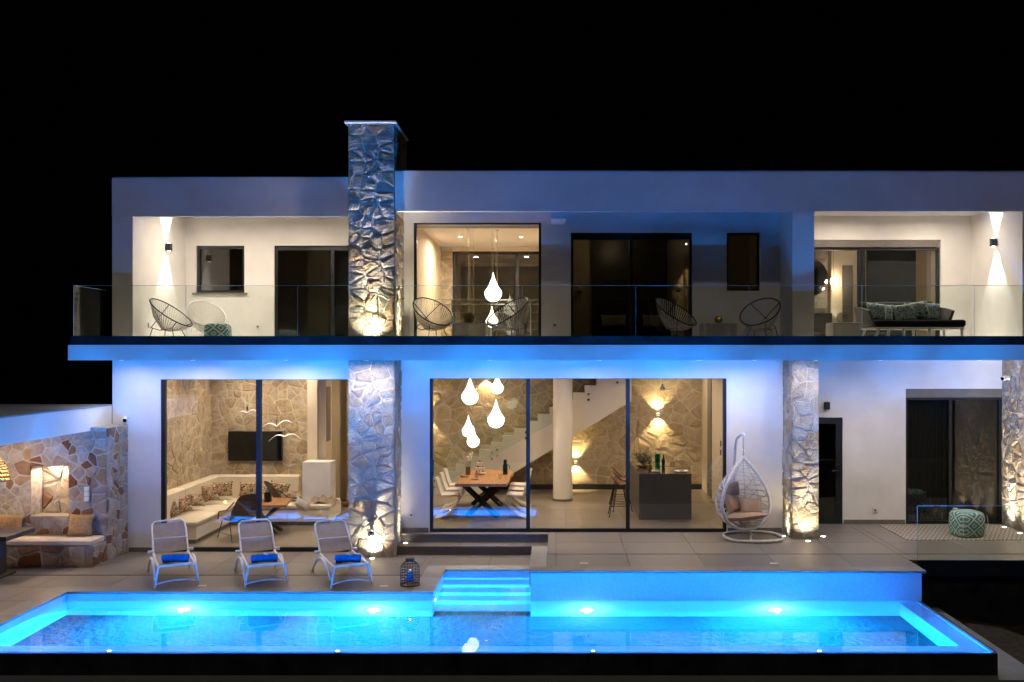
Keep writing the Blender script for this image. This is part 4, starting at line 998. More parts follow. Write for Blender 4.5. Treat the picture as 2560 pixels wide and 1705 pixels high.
for i, (a, b, lab) in enumerate(LP):
    ang = R([27, 24.5, 26.5][i]); c = ((a[0]+b[0])/2, (a[1]+b[1])/2, 0)
    if i == 0: lg.location = c; lg.rotation_euler = (0, 0, ang); lg['label'] = lab
    else: copy_tree(lg, c, ang, lab)
    q = Vector((-math.sin(ang), math.cos(ang), 0)); tc = Vector(c)+q*.21+Vector((.0, 0, .338))
    tl = ['rolled blue towel on the leftmost lounger', 'rolled blue towel with a white tassel on the middle lounger', 'rolled blue towel with a white tassel on the right lounger before the pillar'][i]
    ta = ang+[R(-14), R(-8), R(-20)][i]
    if i == 0: tw.location = tc; tw.rotation_euler = (0, 0, ta); tw['label'] = tl
    else:
        k = copy_tree(tw, tc, ta, tl)
        MB().sphere((-.0, -.03, .15), .018, 10).tube([(0, -.03, .15), (.03, -.05, .145), (.05, -.06, .14)], .008, 6).build('tassel', 'white', k, local=True, smooth=True)
# lantern
def lantern(x, y, z, r=.155, h=.42):
    t = thing('wire_lantern', 'black wire cage lantern with a lit candle on the pool edge', 'lantern', (x, y, z))
    def rad(q): return r*(1 if q < .72 else (1-.62*((q-.72)/.28)**1.5))
    for i in range(10):
        q = i/9; MB().tube([(x+rad(q)*math.cos(2*PI*k/28), y+rad(q)*math.sin(2*PI*k/28), z+.008+q*h*.93) for k in range(28)], .0045 if 0 < i < 9 else .008, 6, True).build('hoop', 'black', t)
    v_ = MB()
    for k in range(22):
        a = 2*PI*k/22; v_.tube([(x+rad(q/8)*math.cos(a), y+rad(q/8)*math.sin(a), z+.008+q/8*h*.93) for q in range(9)], .0032, 5)
    v_.build('wires', 'black', t)
    MB().lathe([(r*.45, h*.93), (r*.45, h*1.0), (r*.50, h*1.0), (r*.50, h*1.02), (.01, h*1.02)], (x, y, z), 20).build('lid', 'black', t, smooth=True)
    MB().lathe([(r*.5, .075), (r*.5, .085)], (x, y, z), 20).build('tray', 'black', t)
    MB().lathe([(.04, .09), (.04, .22), (.035, .222)], (x, y, z), 18).build('candle', 'towel', t, smooth=True)
    MB().lathe([(.002, .225), (.008, .237), (.001, .26)], (x, y, z), 8).build('flame', 'flame', t)
    point(t, (x, y, z+.26), .6, (1, .55, .25), .01)
y = YG(1468, 0)+.15; lantern(X(1025, y), y, .004)

# acapulco chairs
def acapulco(name, frame, cord, label):
    t = thing(name, label, 'chair', (0, 0, 0), 0, 'round corded balcony chairs')
    tl = R(35); a_, b_ = .37, .47
    def ring(th): return Vector((a_*math.cos(th), b_*math.sin(th)*math.cos(tl), .64+b_*math.sin(th)*math.sin(tl)))
    def hub(th): return Vector((.11*math.cos(th), .10+.08*math.sin(th), .30+.02*math.sin(th)))
    n = 40
    MB().tube([ring(2*PI*i/n) for i in range(n)], .0115, 8, True).build('ring', frame, t, smooth=True, local=True)
    MB().tube([hub(2*PI*i/16) for i in range(16)], .009, 6, True).build('hub_ring', frame, t, smooth=True, local=True)
    c_ = MB()
    for i in range(52):
        th = 2*PI*i/52; p, q = ring(th), hub(th); m_ = (p+q)/2+Vector((math.cos(th)*.04, math.sin(th)*.04, -.03))
        c_.tube([p, m_, q], .0075, 4, cap=False)
    c_.build('cords', cord, t, local=True)
    for s in (-1, 1):
        MB().tube([ring(PI/2+s*.9), (s*.20, .30, .34), (s*.17, .12, .29), (s*.13, -.10, .33), ring(-PI/2+s*.75)], .008, 6).build('side_rod', frame, t, smooth=True, local=True)
        MB().tube([(s*.2, .26, .34), (s*.27, .34, 0)], .008, 6).build('leg', frame, t, local=True)
        MB().tube([(s*.14, -.12, .33), (s*.25, -.24, 0)], .008, 6).build('leg', frame, t, local=True)
        MB().tube([(s*.245, .30, .15), (s*.21, -.19, .15)], .006, 6).build('rail', frame, t, local=True)
    return t
B0 = 3.912
ac = acapulco('corded_chair', 'black', 'rope', 'round white corded chair with black rim, at the far left of the balcony')
ac.location = (X(428, 18.5), 18.5, B0); ac.rotation_euler = (0, 0, R(78))
aw = acapulco('corded_chair', 'white', 'rope', 'all white corded chair beside the teal pouf on the left balcony')
aw.location = (X(516, 19.2), 19.2, B0); aw.rotation_euler = (0, 0, R(38))
copy_tree(ac, (X(1083, 18.0), 18.0, B0), R(36), 'corded chair with black rim left of the side table before the lit upper window')
copy_tree(ac, (X(1268, 18.0), 18.0, B0), R(-48), 'corded chair with dark rim turned left before the lit teardrop lamps upstairs')
copy_tree(ac, (X(1690, 18.1), 18.1, B0), R(46), 'corded chair in the dark bay before the bedroom door')
copy_tree(ac, (X(1900, 18.1), 18.1, B0), R(-34), 'corded chair in the dark bay below the small dark window')
def side_table(px, y, label, s=.62, z0=B0):
    x = X(px, y); t = thing('rope_side_table', label, 'side table', (x, y, z0), 0, 'rope wrapped side tables on the balcony')
    h = .42; MB().bbox(x-s/2, x+s/2, y-s/2, y+s/2, z0+h-.02, z0+h, .006).build('table_top', 'greywash', t)
    for sx_ in (-1, 1):
        for sy in (-1, 1): MB().box(x+sx_*(s/2-.02)-.012, x+sx_*(s/2-.02)+.012, y+sy*(s/2-.02)-.012, y+sy*(s/2-.02)+.012, z0, z0+h-.021).build('leg', 'rope', t, fix=False)
    c_ = MB(); n = 26
    for i in range(n+1):
        q = x-s/2+.01+(s-.02)*i/n
        for yy in (y-s/2, y+s/2): c_.tube([(q, yy, z0+.02), (q, yy, z0+h-.02)], .008, 5)
        q = y-s/2+.01+(s-.02)*i/n
        for xx in (x-s/2, x+s/2): c_.tube([(xx, q, z0+.02), (xx, q, z0+h-.02)], .008, 5)
    c_.build('rope_sides', 'rope', t); return x, y, z0+h
def globe(x, y, z, r, label, m='amber', e=0):
    t = thing('globe_candle_holder', label, 'candle holder', (x, y, z), 0, 'glass globes on the balcony side tables')
    MB().sphere((x, y, z+r), r, 24).build('globe', m, t, smooth=True); MB().lathe([(r*.45, 0), (r*.5, .012)], (x, y, z), 16).build('base', 'black', t)
    for k in range(8):
        a = PI*k/8; MB().tube([(x+r*1.01*math.sin(b)*math.cos(a), y+r*1.01*math.sin(b)*math.sin(a), z+r+r*1.01*math.cos(b)) for b in [2*PI*i/24 for i in range(24)]], .002, 4, True).build('rib', 'black', t)
a = side_table(1176, 18.3, 'rope wrapped side table between the two chairs before the lit upper window'); globe(a[0]-.02, a[1], a[2], .105, 'amber glass globe on the side table before the lit upper window')
a = side_table(1796, 18.3, 'dark rope side table between the chairs in the dark bay'); globe(a[0], a[1], a[2], .07, 'small yellowish glass globe in the dark bay')
point(bpy.data.objects['globe_candle_holder.001'], (a[0], a[1]-.12, a[2]+.12), .15, (1, .75, .2), .01)
a = side_table(2108, 17.9, 'pale rope wrapped side table left of the daybed', .50); globe(a[0]-.02, a[1], a[2], .095, 'grey glass globe on the side table left of the daybed', 'clear')
# poufs
def pouf(px, y, z0, s, h, label):
    x = X(px, y); t = thing('pouf', label, 'pouf', (x, y, z0), R(12), 'teal and white diamond poufs')
    mb = MB(); n = 8
    for f_ in range(1): pass
    vs = []; N_ = 28; rings = [(0, .80), (.04, .95), (.14, 1.03), (.5, 1.07), (.86, 1.03), (.96, .94), (1, .80)]
    for q, k in rings:
        for i in range(N_):
            a = 2*PI*i/N_+PI/4; sx_ = abs(math.cos(a))**.45*math.copysign(1, math.cos(a)); sy = abs(math.sin(a))**.45*math.copysign(1, math.sin(a))
            vs.append((s/2*k*sx_, s/2*k*sy, h*q))
    m_ = len(rings); fs = [tuple(range(N_-1, -1, -1))]+[(r*N_+i, r*N_+(i+1) % N_, (r+1)*N_+(i+1) % N_, (r+1)*N_+i) for r in range(m_-1) for i in range(N_)]
    vs.append((0, 0, h*1.04)); fs += [((m_-1)*N_+i, (m_-1)*N_+(i+1) % N_, m_*N_) for i in range(N_)]
    mb.add(vs, fs).build('cover', 'ikat', t, smooth=True, local=True)
    for sx_ in (-1, 1): MB().tube([(sx_*s*.49, -s*.5, h*.1), (sx_*s*.53, -s*.53, h*.5), (sx_*s*.49, -s*.5, h*.9)], .006, 5).build('piping', 'rope', t, local=True)
pouf(2417, 18.05, UT+.012, .50, .46, 'teal and white diamond pouf standing on the rug')
pouf(545, 18.55, B0, .46, .42, 'teal and white diamond pouf on the left balcony beside the white chair')
# rug
rx0, rx1, ry0, ry1 = 6.45, 8.95, 17.63, 19.2
rugt = MB().box(rx0, rx1, ry0, ry1, UT+.001, UT+.010).build('patterned_rug', 'rug', None, fix=False); tag(rugt, 'large beige diamond patterned rug before the dark sliding window', 'rug')
# swing chair
def swing():
    hx, hy = X(1858, 17.75), 17.75
    t = thing('swing_chair', 'white woven egg shaped swing chair hanging from a curved stand with tan cushions', 'swing chair', (X(1882, 17.85), 17.85, UT), 0)
    cx, cy_ = X(1882, 17.85), 17.85
    base = []
    for i in range(36):
        a = 2*PI*i/36; ca, sa = math.cos(a), math.sin(a)
        base.append((cx+.53*abs(ca)**.75*math.copysign(1, ca), cy_+.50*abs(sa)**.8*math.copysign(1, sa), UT+.03))
    MB().tube(base, .028, 10, True).build('base_ring', 'greywash', t, smooth=True)
    px_ = X(1840, 18.1); ztop = Z(1085, 17.9)
    pole = [(cx-.02, cy_-.08, UT+.045), (cx-.10, cy_+.05, UT+.16), (px_-.0, cy_+.34, UT+.42), (px_-.01, cy_+.36, UT+1.0), (px_-.01, cy_+.34, UT+1.5), (px_+.01, cy_+.26, ztop-.14), (px_+.06, cy_+.10, ztop-.03), (hx-.01, hy, ztop)]
    # smooth the pole
    def cr(pts, k=5):
        P_ = [Vector(p) for p in pts]; out = []
        for i in range(len(P_)-1):
            p0 = P_[max(i-1, 0)]; p1 = P_[i]; p2 = P_[i+1]; p3 = P_[min(i+2, len(P_)-1)]
            for j in range(k):
                u = j/k; out.append(.5*((2*p1)+(p2-p0)*u+(2*p0-5*p1+4*p2-p3)*u*u+(3*p1-p0-3*p2+p3)*u**3))
        return out+[P_[-1]]
    MB().tube(cr(pole), .027, 10).build('pole', 'greywash', t, smooth=True); MB().sphere((hx, hy, ztop), .038, 14).build('pole_cap', 'white', t, smooth=True)
    MB().tube([(cx-.14, cy_-.49, UT+.035), (cx-.05, cy_-.05, UT+.05), (cx+.02, cy_+.47, UT+.035)], .024, 8).build('base_bar', 'greywash', t, smooth=True)
    ch = MB(); zc = ztop-.04; zt = Z(1147, 17.75)+.02; k = 0
    while zc > zt+.03:
        ax = Vector((.012, 0, 0)) if k % 2 else Vector((0, .012, 0))
        ch.tube([Vector((hx, hy, zc-.022+.022*math.cos(a)))+ax*math.sin(a) for a in [2*PI*i/10 for i in range(10)]], .0035, 5, True); zc -= .034; k += 1
    ch.build('chain', 'steel', t)
    zb = Z(1324, 17.6)+.0; H_ = zt-zb; Rr = .68; rot = Matrix.Translation((hx, hy, 0)) @ Matrix.Rotation(R(30), 4, 'Z')
    def prof(th): return Rr*math.sin(th)*(math.sin(th/2)**.95)*1.08, zb+H_*(1+math.cos(th))/2
    def S(th, ph):   # ph 0..pi runs behind from right rim to left rim
        r_, z_ = prof(th); dep = .98*r_*math.sin(ph); tiltf = .10*(1-(z_-zb)/H_)
        return rot @ Vector((r_*math.cos(ph), dep-tiltf*0-.14*(1-abs((z_-zb)/H_-.0)), z_))
    hoop = [S(PI*i/26+.02, 0) for i in range(26)]+[S(PI-.02, PI/2)]+[S(PI-PI*i/26-.02, PI) for i in range(26)]
    MB().tube(hoop, .030, 10, False).build('rim', 'greywash', t, smooth=True)
    MB().sphere(rot @ Vector((0, -.0, zt-.02)), .05, 12, (1, 1, 1.1)).build('crown', 'greywash', t, smooth=True)
    for j in range(1, 7):
        ph = PI*j/7; MB().tube([S(PI*(.03+.94*i/18), ph) for i in range(19)], .009, 6).build('rib', 'greywash', t, smooth=True)
    wv_ = MB(); rnd = random.Random(5)
    for i in range(19):
        th = .30+i*.140; a1, a2 = rnd.uniform(.0, .05), rnd.uniform(0, 6)
        wv_.tube([S(min(th+a1*math.sin(3*ph_+a2), 3.05), ph_) for ph_ in [PI*k/24 for k in range(25)]], .0095, 5)
    for i in range(9):
        th = 1.2+i*.19; amp = .20; a2 = (i % 2)*PI
        wv_.tube([S(min(th+amp*math.sin(4.5*ph_+a2), 3.05), ph_) for ph_ in [PI*k/40 for k in range(41)]], .0085, 5)
    wv_.build('woven_cords', 'greywash', t, smooth=True)
    def cushion(w_, h_, d_, loc, rx, rz, name='seat_cushion'):
        mb = MB().pillow(w_, h_, d_); mb.xf(Matrix.Translation(loc) @ Matrix.Rotation(R(rz), 4, 'Z') @ Matrix.Rotation(R(rx), 4, 'X'))
        c = mb.build(name, 'tan', None, smooth=True); return c
    o = Vector((hx, hy, 0)); 
    tag(cushion(.66, .62, .15, (hx+.02, hy+.0, zb+.21), 80, 30), 'round tan seat cushion lying in the swing chair', 'cushion')
    tag(cushion(.42, .42, .16, (hx-.16, hy+.24, zb+.44), -22, 42), 'tan back cushion leaning in the left of the swing chair', 'cushion')
    tag(cushion(.42, .34, .15, (hx+.17, hy+.14, zb+.38), -30, 0), 'tan cushion lying in the right of the swing chair', 'cushion')
    tag(cushion(.42, .26, .15, (hx-.17, hy+.30, zb+.68), -8, 34), 'tan head cushion tied high in the swing chair', 'cushion')
swing()

# daybed on the right balcony
def daybed():
    y0, y1 = 17.65, 18.55; x0, xm, x1 = X(2160, 18.0), X(2225, 18.0), X(2412, 17.7)
    t = thing('daybed', 'low white framed daybed with charcoal mattress on the right balcony', 'daybed', ((x0+x1)/2, 18.1, B0))
    xr = X(2352, 18.1)
    MB().bbox(x0+.1, x1-.02, y0, y1, B0+.30, B0+.335, .006).build('frame', 'white2', t)
    MB().bbox(x0+.12, x1, y0-.01, y1+.02, B0+.338, B0+.47, .03).build('mattress', 'charcoal', t, smooth=True)
    for xx, dx in ((x0+.18, -.12), (xm+.15, 0), (x1-.65, 0), (x1-.06, .02)):
        for yy in (y0+.05, y1-.05): MB().tube([(xx, yy, B0+.30), (xx+dx, yy, B0)], [.028, .018], 6).build('leg', 'white2', t)
    # woven wing arms
    def arm(xa, sg, name):
        mb = MB(); n = 8
        for i in range(n+1):
            q = i/n; yy = y0+.10+(y1-y0-.05)*q; ht = .30+.10*math.sin(q*PI/2)
            for d in (0, .05): mb.v += [(xa+sg*d*1.0-sg*.0, yy, B0+.34), (xa-sg*.10+sg*d, yy, B0+.34+ht)]
        for i in range(n):
            a = i*4; b = a+4; mb.f += [(a, b, b+1, a+1), (a+2, a+3, b+3, b+2), (a+1, b+1, b+3, a+3), (a, a+2, b+2, b)]
        mb.f += [(0, 1, 3, 2), (n*4, n*4+2, n*4+3, n*4+1)]
        mb.build(name, 'greyrope', t)
    arm(x0+.09, 1, 'woven_arm'); arm(xr+.02, -1, 'woven_arm')
    MB().bbox(x0+.05, xr, y1+.02, y1+.07, B0+.34, B0+.66, .01).build('woven_back', 'greyrope', t)
    for i in range(3):
        xx = x0+.35+i*(xr-x0-.5)/2.3
        mb = MB().pillow(.56, .40, .16); mb.xf(Matrix.Translation((xx, y1-.08, B0+.66)) @ Matrix.Rotation(R(-14), 4, 'X')); mb.build('back_cushion', 'greycush', t, smooth=True)
    rnd = random.Random(2); n_ = ['leftmost', 'second', 'third', 'fourth', 'rightmost']
    for i in range(5):
        xx = X([2193, 2222, 2260, 2297, 2336][i], 18.0); s_ = [.40, .34, .42, .44, .38][i]
        mb = MB().pillow(s_, .38, .15); mb.xf(Matrix.Translation((xx, [18.05, 18.25, 17.98, 18.05, 18.22][i], B0+[.62, .62, .60, .65, .64][i])) @ Matrix.Rotation(R(-20), 4, 'X') @ Matrix.Rotation(R(rnd.uniform(-9, 9)), 4, 'Y'))
        tag(mb.build('palm_print_cushion', 'palm', None, smooth=True), n_[i]+' of the teal palm print cushions leaning on the daybed', 'cushion', 'palm print cushions on the daybed')
daybed()

# ================================================================= LIVING ROOM
sf = thing('corner_sofa', 'built in cream corner sofa with tall cushioned back in the living room', 'sofa', (-6.9, 20.5, 0))
XL = -7.955
YB2 = YD-.005; SX = -7.1; SY = 20.97
MB().bbox(XL, SX, 18.95, YB2, .08, .345, .01).bbox(SX, -4.97, SY+.02, YB2, .08, .345, .01).build('base', 'ceil', sf)
MB().box(XL, SX-.04, 18.99, YB2, 0, .079).box(SX-.04, -5.1, SY+.06, YB2, 0, .079).build('plinth', 'skirt', sf, fix=False)
for y0, y1 in ((18.9, 19.95), (19.955, 20.96)): MB().bbox(XL+.25, SX+.03, y0, y1, .348, .46, .03).build('seat_cushion', 'cream', sf, smooth=True)
for x0, x1 in ((XL+.25, -6.3), (-6.295, -4.93)): MB().bbox(x0, x1, 20.965, YB2-.22, .348, .46, .03).build('seat_cushion', 'cream', sf, smooth=True)
for y0, y1 in ((19.0, 20.0), (20.005, 21.0), (21.005, 22.0)): MB().bbox(XL, XL+.24, y0, y1, .348, .97, .03).build('back_cushion', 'cream', sf, smooth=True)
for x0, x1 in ((XL, -6.9), (-6.895, -5.89)): MB().bbox(x0, x1, YB2-.215, YB2, .348, .97, .03).build('back_cushion', 'cream', sf, smooth=True)
def cush(px, py, y, w_, h_, rx, ry, rz, lab):
    x, z = X(px, y), Z(py, y)
    mb = MB().pillow(w_, h_, .14); o = mb.build('jungle_cushion', 'jungle', None, smooth=True); o.location = (x, y, z); o.rotation_euler = (R(rx), R(ry), R(rz))
    tag(o, lab, 'cushion', 'jungle print cushions on the corner sofa')
cush(427, 1272, 19.3, .34, .36, -18, -8, 62, 'jungle print cushion nearest the window on the sofa')
cush(459, 1261, 19.75, .34, .34, -20, -6, 58, 'second jungle print cushion from the window on the sofa')
cush(490, 1250, 20.2, .34, .30, -34, 8, 50, 'slumped jungle print cushion in the middle of the left sofa side')
cush(526, 1232, 21.0, .36, .36, -16, -5, 50, 'jungle print cushion just left of the sofa corner')
cush(556, 1223, 21.6, .46, .34, -14, -2, 8, 'wide jungle print cushion in the sofa corner')
cush(622, 1223, 21.65, .44, .32, -14, 1, 0, 'jungle print cushion below the television, left of the window bar')
cush(697, 1224, 21.65, .46, .34, -14, 12, 0, 'jungle print cushion right of the window bar on the sofa back')
cush(730, 1238, 21.4, .46, .30, -78, 3, 10, 'jungle print cushion lying flat on the sofa seat')
tv = thing('television', 'wide black wall television above the sofa', 'television', (X(638, 22.1), 22.1, Z(1115, 22.1)))
MB().bbox(X(571, 22.1), X(705, 22.1), 22.08, 22.17, Z(1152, 22.1), Z(1078, 22.1), .006).build('frame', 'black', tv); MB().box(X(572.5, 22.1), X(703.5, 22.1), 22.077, 22.0795, Z(1150, 22.1), Z(1079.5, 22.1)).build('screen', 'screen', tv, fix=False)
# coffee table
ct = thing('coffee_table', 'live edge oak dining table with dark crossed legs in front of the sofa', 'table', (X(655, 20.0), 20.2, 0))
ty0, ty1 = 19.75, 20.75; tz = .64
ed = [(X(600, ty0), ty0), (X(645, ty0), ty0-.03), (X(715, ty0), ty0+.02), (X(720, 20.2), 20.2), (X(732, ty1), ty1), (X(680, ty1), ty1+.04), (X(630, ty1), ty1), (X(618, 20.3), 20.3)]
MB().prism(ed, tz-.05, tz, 'z').build('table_top', 'wood', ct)
for s in (-1, 1):
    cx = X(662, 20.2); MB().tube([(cx-.32, 20.2+s*.25, tz-.05), (cx+.30, 20.2-s*.2, 0)], .04, 4).build('leg', 'black', ct); MB().tube([(cx+.32, 20.2+s*.25, tz-.05), (cx-.30, 20.2-s*.2, 0)], .04, 4).build('leg', 'black', ct)
tr_ = thing('twig_arrangement', 'black holder of dry twigs standing on the living room table', 'decoration', (X(672, 20.2), 20.2, tz))
MB().bbox(X(662, 20.2), X(678, 20.2), 20.15, 20.25, tz+.002, tz+.20, .01).build('holder', 'black', tr_)
rnd = random.Random(3); tg = MB()
for i in range(16):
    p = Vector((X(670, 20.2)+rnd.uniform(-.05, .05), 20.2, tz+.15)); pts = [p]
    for k in range(4): pts.append(pts[-1]+Vector((rnd.uniform(-.10, .10), rnd.uniform(-.05, .05), rnd.uniform(.0, .09))))
    tg.tube(pts, .005, 5)
tg.build('twigs', 'stem', tr_)
bt = thing('bowl', 'flat dark bowl on the living room table left of the twigs', 'bowl', (X(640, 20.1), 20.1, tz)); MB().lathe([(.06, .002), (.19, .05), (.18, .055), (.05, .012)], (X(640, 20.1), 20.1, tz), 24).build('bowl_body', 'rattan', bt, smooth=True)
cdl = thing('tea_light', 'small glowing candle on the sofa edge in the corner', 'candle', (X(563, 21.2), 21.2, .47)); MB().lathe([(.03, 0), (.03, .04)], (X(563, 21.2), 21.2, .462), 12).build('cup', 'flame', cdl)
def wicker(px, py, rz, lab):
    y = YG(py, 0); x = X(px, y); t = thing('wicker_lounge_chair', lab, 'chair', (x, y, 0), R(rz), 'wicker lounge chairs around the living room table')
    def surf(rows, name, m):
        mb = MB(); n = 6
        for s in (0, 1):
            for (yy, zz, ww, sg) in rows:
                for i in range(n+1): u = i/n*2-1; mb.v.append((u*ww, yy, zz+sg*(u*u)+s*.02))
        L = len(rows)
        for g in (0, 1):
            for j in range(L-1):
                for i in range(n): a = g*L*(n+1)+j*(n+1)+i; q = (a, a+1, a+n+2, a+n+1); mb.f.append(q if g else q[::-1])
        mb.build(name, m, t, smooth=True, local=True)
    surf([(-.34, .36, .24, .02), (-.2, .36, .29, .05), (0, .34, .30, .06), (.15, .36, .28, .06)], 'seat', 'wicker')
    surf([(.15, .36, .28, .06), (.24, .50, .28, .03), (.34, .68, .27, .0), (.44, .86, .24, -.03), (.50, .93, .20, -.02)], 'backrest', 'wicker')
    for s in (-1, 1):
        MB().tube([(s*.28, .40, .80), (s*.33, .15, .62), (s*.34, -.2, .55), (s*.30, -.34, .38)], .014, 6).build('arm', 'wicker', t, smooth=True, local=True)
        MB().tube([(s*.26, -.22, .36), (s*.31, -.34, 0)], .009, 6).build('leg', 'black', t, local=True); MB().tube([(s*.24, .10, .36), (s*.30, .34, 0)], .009, 6).build('leg', 'black', t, local=True)
        MB().tube([(s*.30, -.30, .12), (s*.28, .28, .12)], .006, 6).build('rail', 'black', t, local=True)
    MB().pillow(.40, .36, .09).xf(Matrix.Translation((0, -.05, .42)) @ Matrix.Rotation(R(84), 4, 'X')).build('seat_pad', 'wicker', t, smooth=True, local=True)
wicker(598, 1345, -138, 'wicker lounge chair seen from behind at the left of the living room table')
wicker(722, 1305, 128, 'wicker lounge chair with raised back at the right of the living room table')
bk = thing('blanket', 'crumpled taupe blanket lying on the right end of the sofa', 'blanket', (X(805, 21.2), 21.2, .5)); rnd = random.Random(8)
mb = MB(); nn = 14
for i in range(nn+1):
    for j in range(nn+1):
        u, v = i/nn*2-1, j/nn*2-1; e = max(0, 1-(u*u*.9+v*v*.9)); mb.v.append((X(805, 21.2)+u*.30, 21.3+v*.25, .465+.16*e**.5*(1+.35*math.sin(i*1.4+j*.8))))
for i in range(nn):
    for j in range(nn): a = i*(nn+1)+j; mb.f.append((a, a+nn+1, a+nn+2, a+1))
mb.build('folds', 'blanket', bk, smooth=True)
pl_ = MB().pillow(.34, .22, .12).build('cream_cushion', 'canvas', None, smooth=True); pl_.location = (X(755, 20.6), 20.6, .52); pl_.rotation_euler = (R(-40), R(35), R(20)); tag(pl_, 'small cream cushion lying on the right wicker lounge chair', 'cushion')
# gull pendants
for i, (px, py, sp_, lab) in enumerate(((692, 1066, 78, 'upper right white gull shaped pendant in the living room'), (712, 1092, 82, 'lower white gull shaped pendant in the living room'), (618, 1032, 66, 'left white gull shaped pendant behind the window bar'))):
    y = 20.0; x, z = X(px, y), Z(py, y); k = sp_*y/FOC/2
    t = thing('gull_pendant', lab, 'pendant lamp', (x, y, z), 0, 'white gull pendants')
    for s in (-1, 1):
        mb = MB(); n = 10
        tiltz = [.16, -.05, -.04][i] if s > 0 else [-.03, -.14, -.16][i]
        for j in range(n+1):
            q = j/n; xx = x+s*q*k; zz = z+.07*math.sin(q*PI)*1.1+tiltz*q*.6-.02*q; wd = .045*(1-q)**.7+.004
            mb.v += [(xx, y-wd, zz), (xx, y+wd, zz), (xx, y, zz+.022*(1-q)+.003)]
        for j in range(n):
            a = j*3; b = a+3; mb.f += [(a, b, b+1, a+1), (a, a+2, b+2, b), (a+2, a+1, b+1, b+2)]
        mb.build('wing', 'white', t, smooth=True)
    MB().lathe([(.018, .02), (.018, .13)], (x, y, z), 10).build('socket', 'steel', t); MB().tube([(x, y, z+.13), (x, y, 3.64)], .0025, 5).build('cable', 'steel', t)
for i, px in enumerate((845, 868)):
    o = MB().bbox(X(px-9, 23.6), X(px+9, 23.6), 23.5, 23.8, .001, .12, .03).build('slipper', 'rattan', None, smooth=True); tag(o, 'brown shoe by the back stone wall, '+['left', 'right'][i]+' one', 'shoe', 'pair of brown shoes'); o.location.z = .0

# ================================================================= DINING
Fz = UT-.002
dt = thing('dining_table', 'long live edge oak dining table on black crossed beam legs', 'table', (-1.55, 21.0, Fz))
ed = [(-2.08, 19.74), (-1.6, 19.76), (-1.02, 19.74), (-.98, 20.4), (-1.0, 21.0), (-.95, 21.6), (-1.02, 22.2), (-1.6, 22.22), (-2.12, 22.2), (-2.05, 21.5), (-2.12, 20.8), (-2.05, 20.2)]
MB().prism(ed, 1.02, 1.077, 'z').build('table_top', 'wood', dt)
for yy in (20.25, 21.7):
    for s in (-1, 1): MB().tube([(-1.55+s*.42, yy-.0*s, 1.02), (-1.55-s*.34, yy+s*.10, Fz)], .062, 4).build('leg', 'black', dt)
def dchair(x, y, rz, lab, src=[None]):
    if src[0] is not None: return copy_tree(src[0], (x, y, Fz), R(rz), lab)
    t = thing('moulded_chair', lab, 'chair', (x, y, Fz), R(rz), 'white moulded chairs at the dining table'); src[0] = t
    pr = [(.27, .83, .16), (.26, .80, .20), (.225, .66, .21), (.19, .55, .215), (.15, .47, .22), (.05, .43, .235), (-.08, .43, .24), (-.18, .44, .24), (-.235, .42, .235), (-.245, .37, .23), (-.20, .29, .22), (-.10, .17, .21), (.02, .07, .22), (.14, .02, .235), (.25, .002, .235)]
    mb = MB(); n = 8
    def th(i): return .016
    for s in (0, 1):
        for j, (yy, zz, ww) in enumerate(pr):
            a = pr[max(j-1, 0)]; b = pr[min(j+1, len(pr)-1)]; d = Vector((b[0]-a[0], b[1]-a[1])).normalized(); nx_, nz_ = -d[1], d[0]
            for i in range(n+1):
                u = i/n*2-1; cv = .045*(u*u) if j < 9 else (-.05*(u*u) if j < 12 else .0)
                mb.v.append((u*ww, yy-nx_*(s*.016)+(-cv if j < 5 else 0), zz-nz_*s*.016+(cv if 4 < j < 9 else 0)))
    L = len(pr)
    for g in (0, 1):
        for j in range(L-1):
            for i in range(n): a = g*L*(n+1)+j*(n+1)+i; q = (a, a+1, a+n+2, a+n+1); mb.f.append(q if g else q[::-1])
    for j in range(L-1):
        for i in (0, n): a = j*(n+1)+i; b = a+L*(n+1); mb.f.append((a, b, b+n+1, a+n+1))
    mb.build('shell', 'seat', t, smooth=True, local=True)
    return t
nm = ['nearest', 'middle', 'farthest']
for i, y in enumerate((20.2, 21.0, 21.7)):
    dchair(-2.28, y, 90, nm[i]+' white moulded chair on the left side of the dining table')
for i, y in enumerate((20.2, 21.0, 21.7)):
    dchair(-.80, y, -90, nm[i]+' white moulded chair on the right side of the dining table')
# things on the dining table
TZ = 1.078
def vase(px, py, y, z0):
    x = X(px, y); t = thing('flower_vase', 'tall glass vase with cream flowers and dried grass on the dining table', 'vase', (x, y, z0))
    MB().lathe([(.055, .003), (.065, .04), (.06, .2), (.07, .30), (.066, .30), (.055, .2), (.058, .04)], (x, y, z0), 20).build('glass_vase', 'clear', t, smooth=True)
    MB().lathe([(.05, .01), (.054, .18)], (x, y, z0), 16).build('stems', 'stem', t)
    rnd = random.Random(9)
    for i in range(11):
        a = rnd.uniform(0, 6.28); r_ = rnd.uniform(0, .09); MB().sphere((x+.05+r_*math.cos(a), y+r_*math.sin(a), z0+.34+rnd.uniform(-.02, .17)), rnd.uniform(.022, .045), 8).build('flower', 'flower', t, smooth=True)
    for i in range(4): MB().tube([(x-.02, y, z0+.2), (x-.06-i*.015, y+.02, z0+.36), (x-.08-i*.02, y, z0+.50)], [.003, .010, .003], 6).build('grass_plume', 'canvas', t)
vase(1170, 1190, 21.2, TZ)
t = thing('tiered_stand', 'three tier cake stand with red fruit on the dining table', 'cake stand', (X(1200, 21.3), 21.3, TZ)); x, y = X(1200, 21.3), 21.3
for z_, r_ in ((.03, .14), (.14, .11), (.25, .075)): MB().lathe([(r_*.8, 0), (r_, .012), (r_*.9, .014)], (x, y, TZ+z_), 24).build('plate', 'white', t)
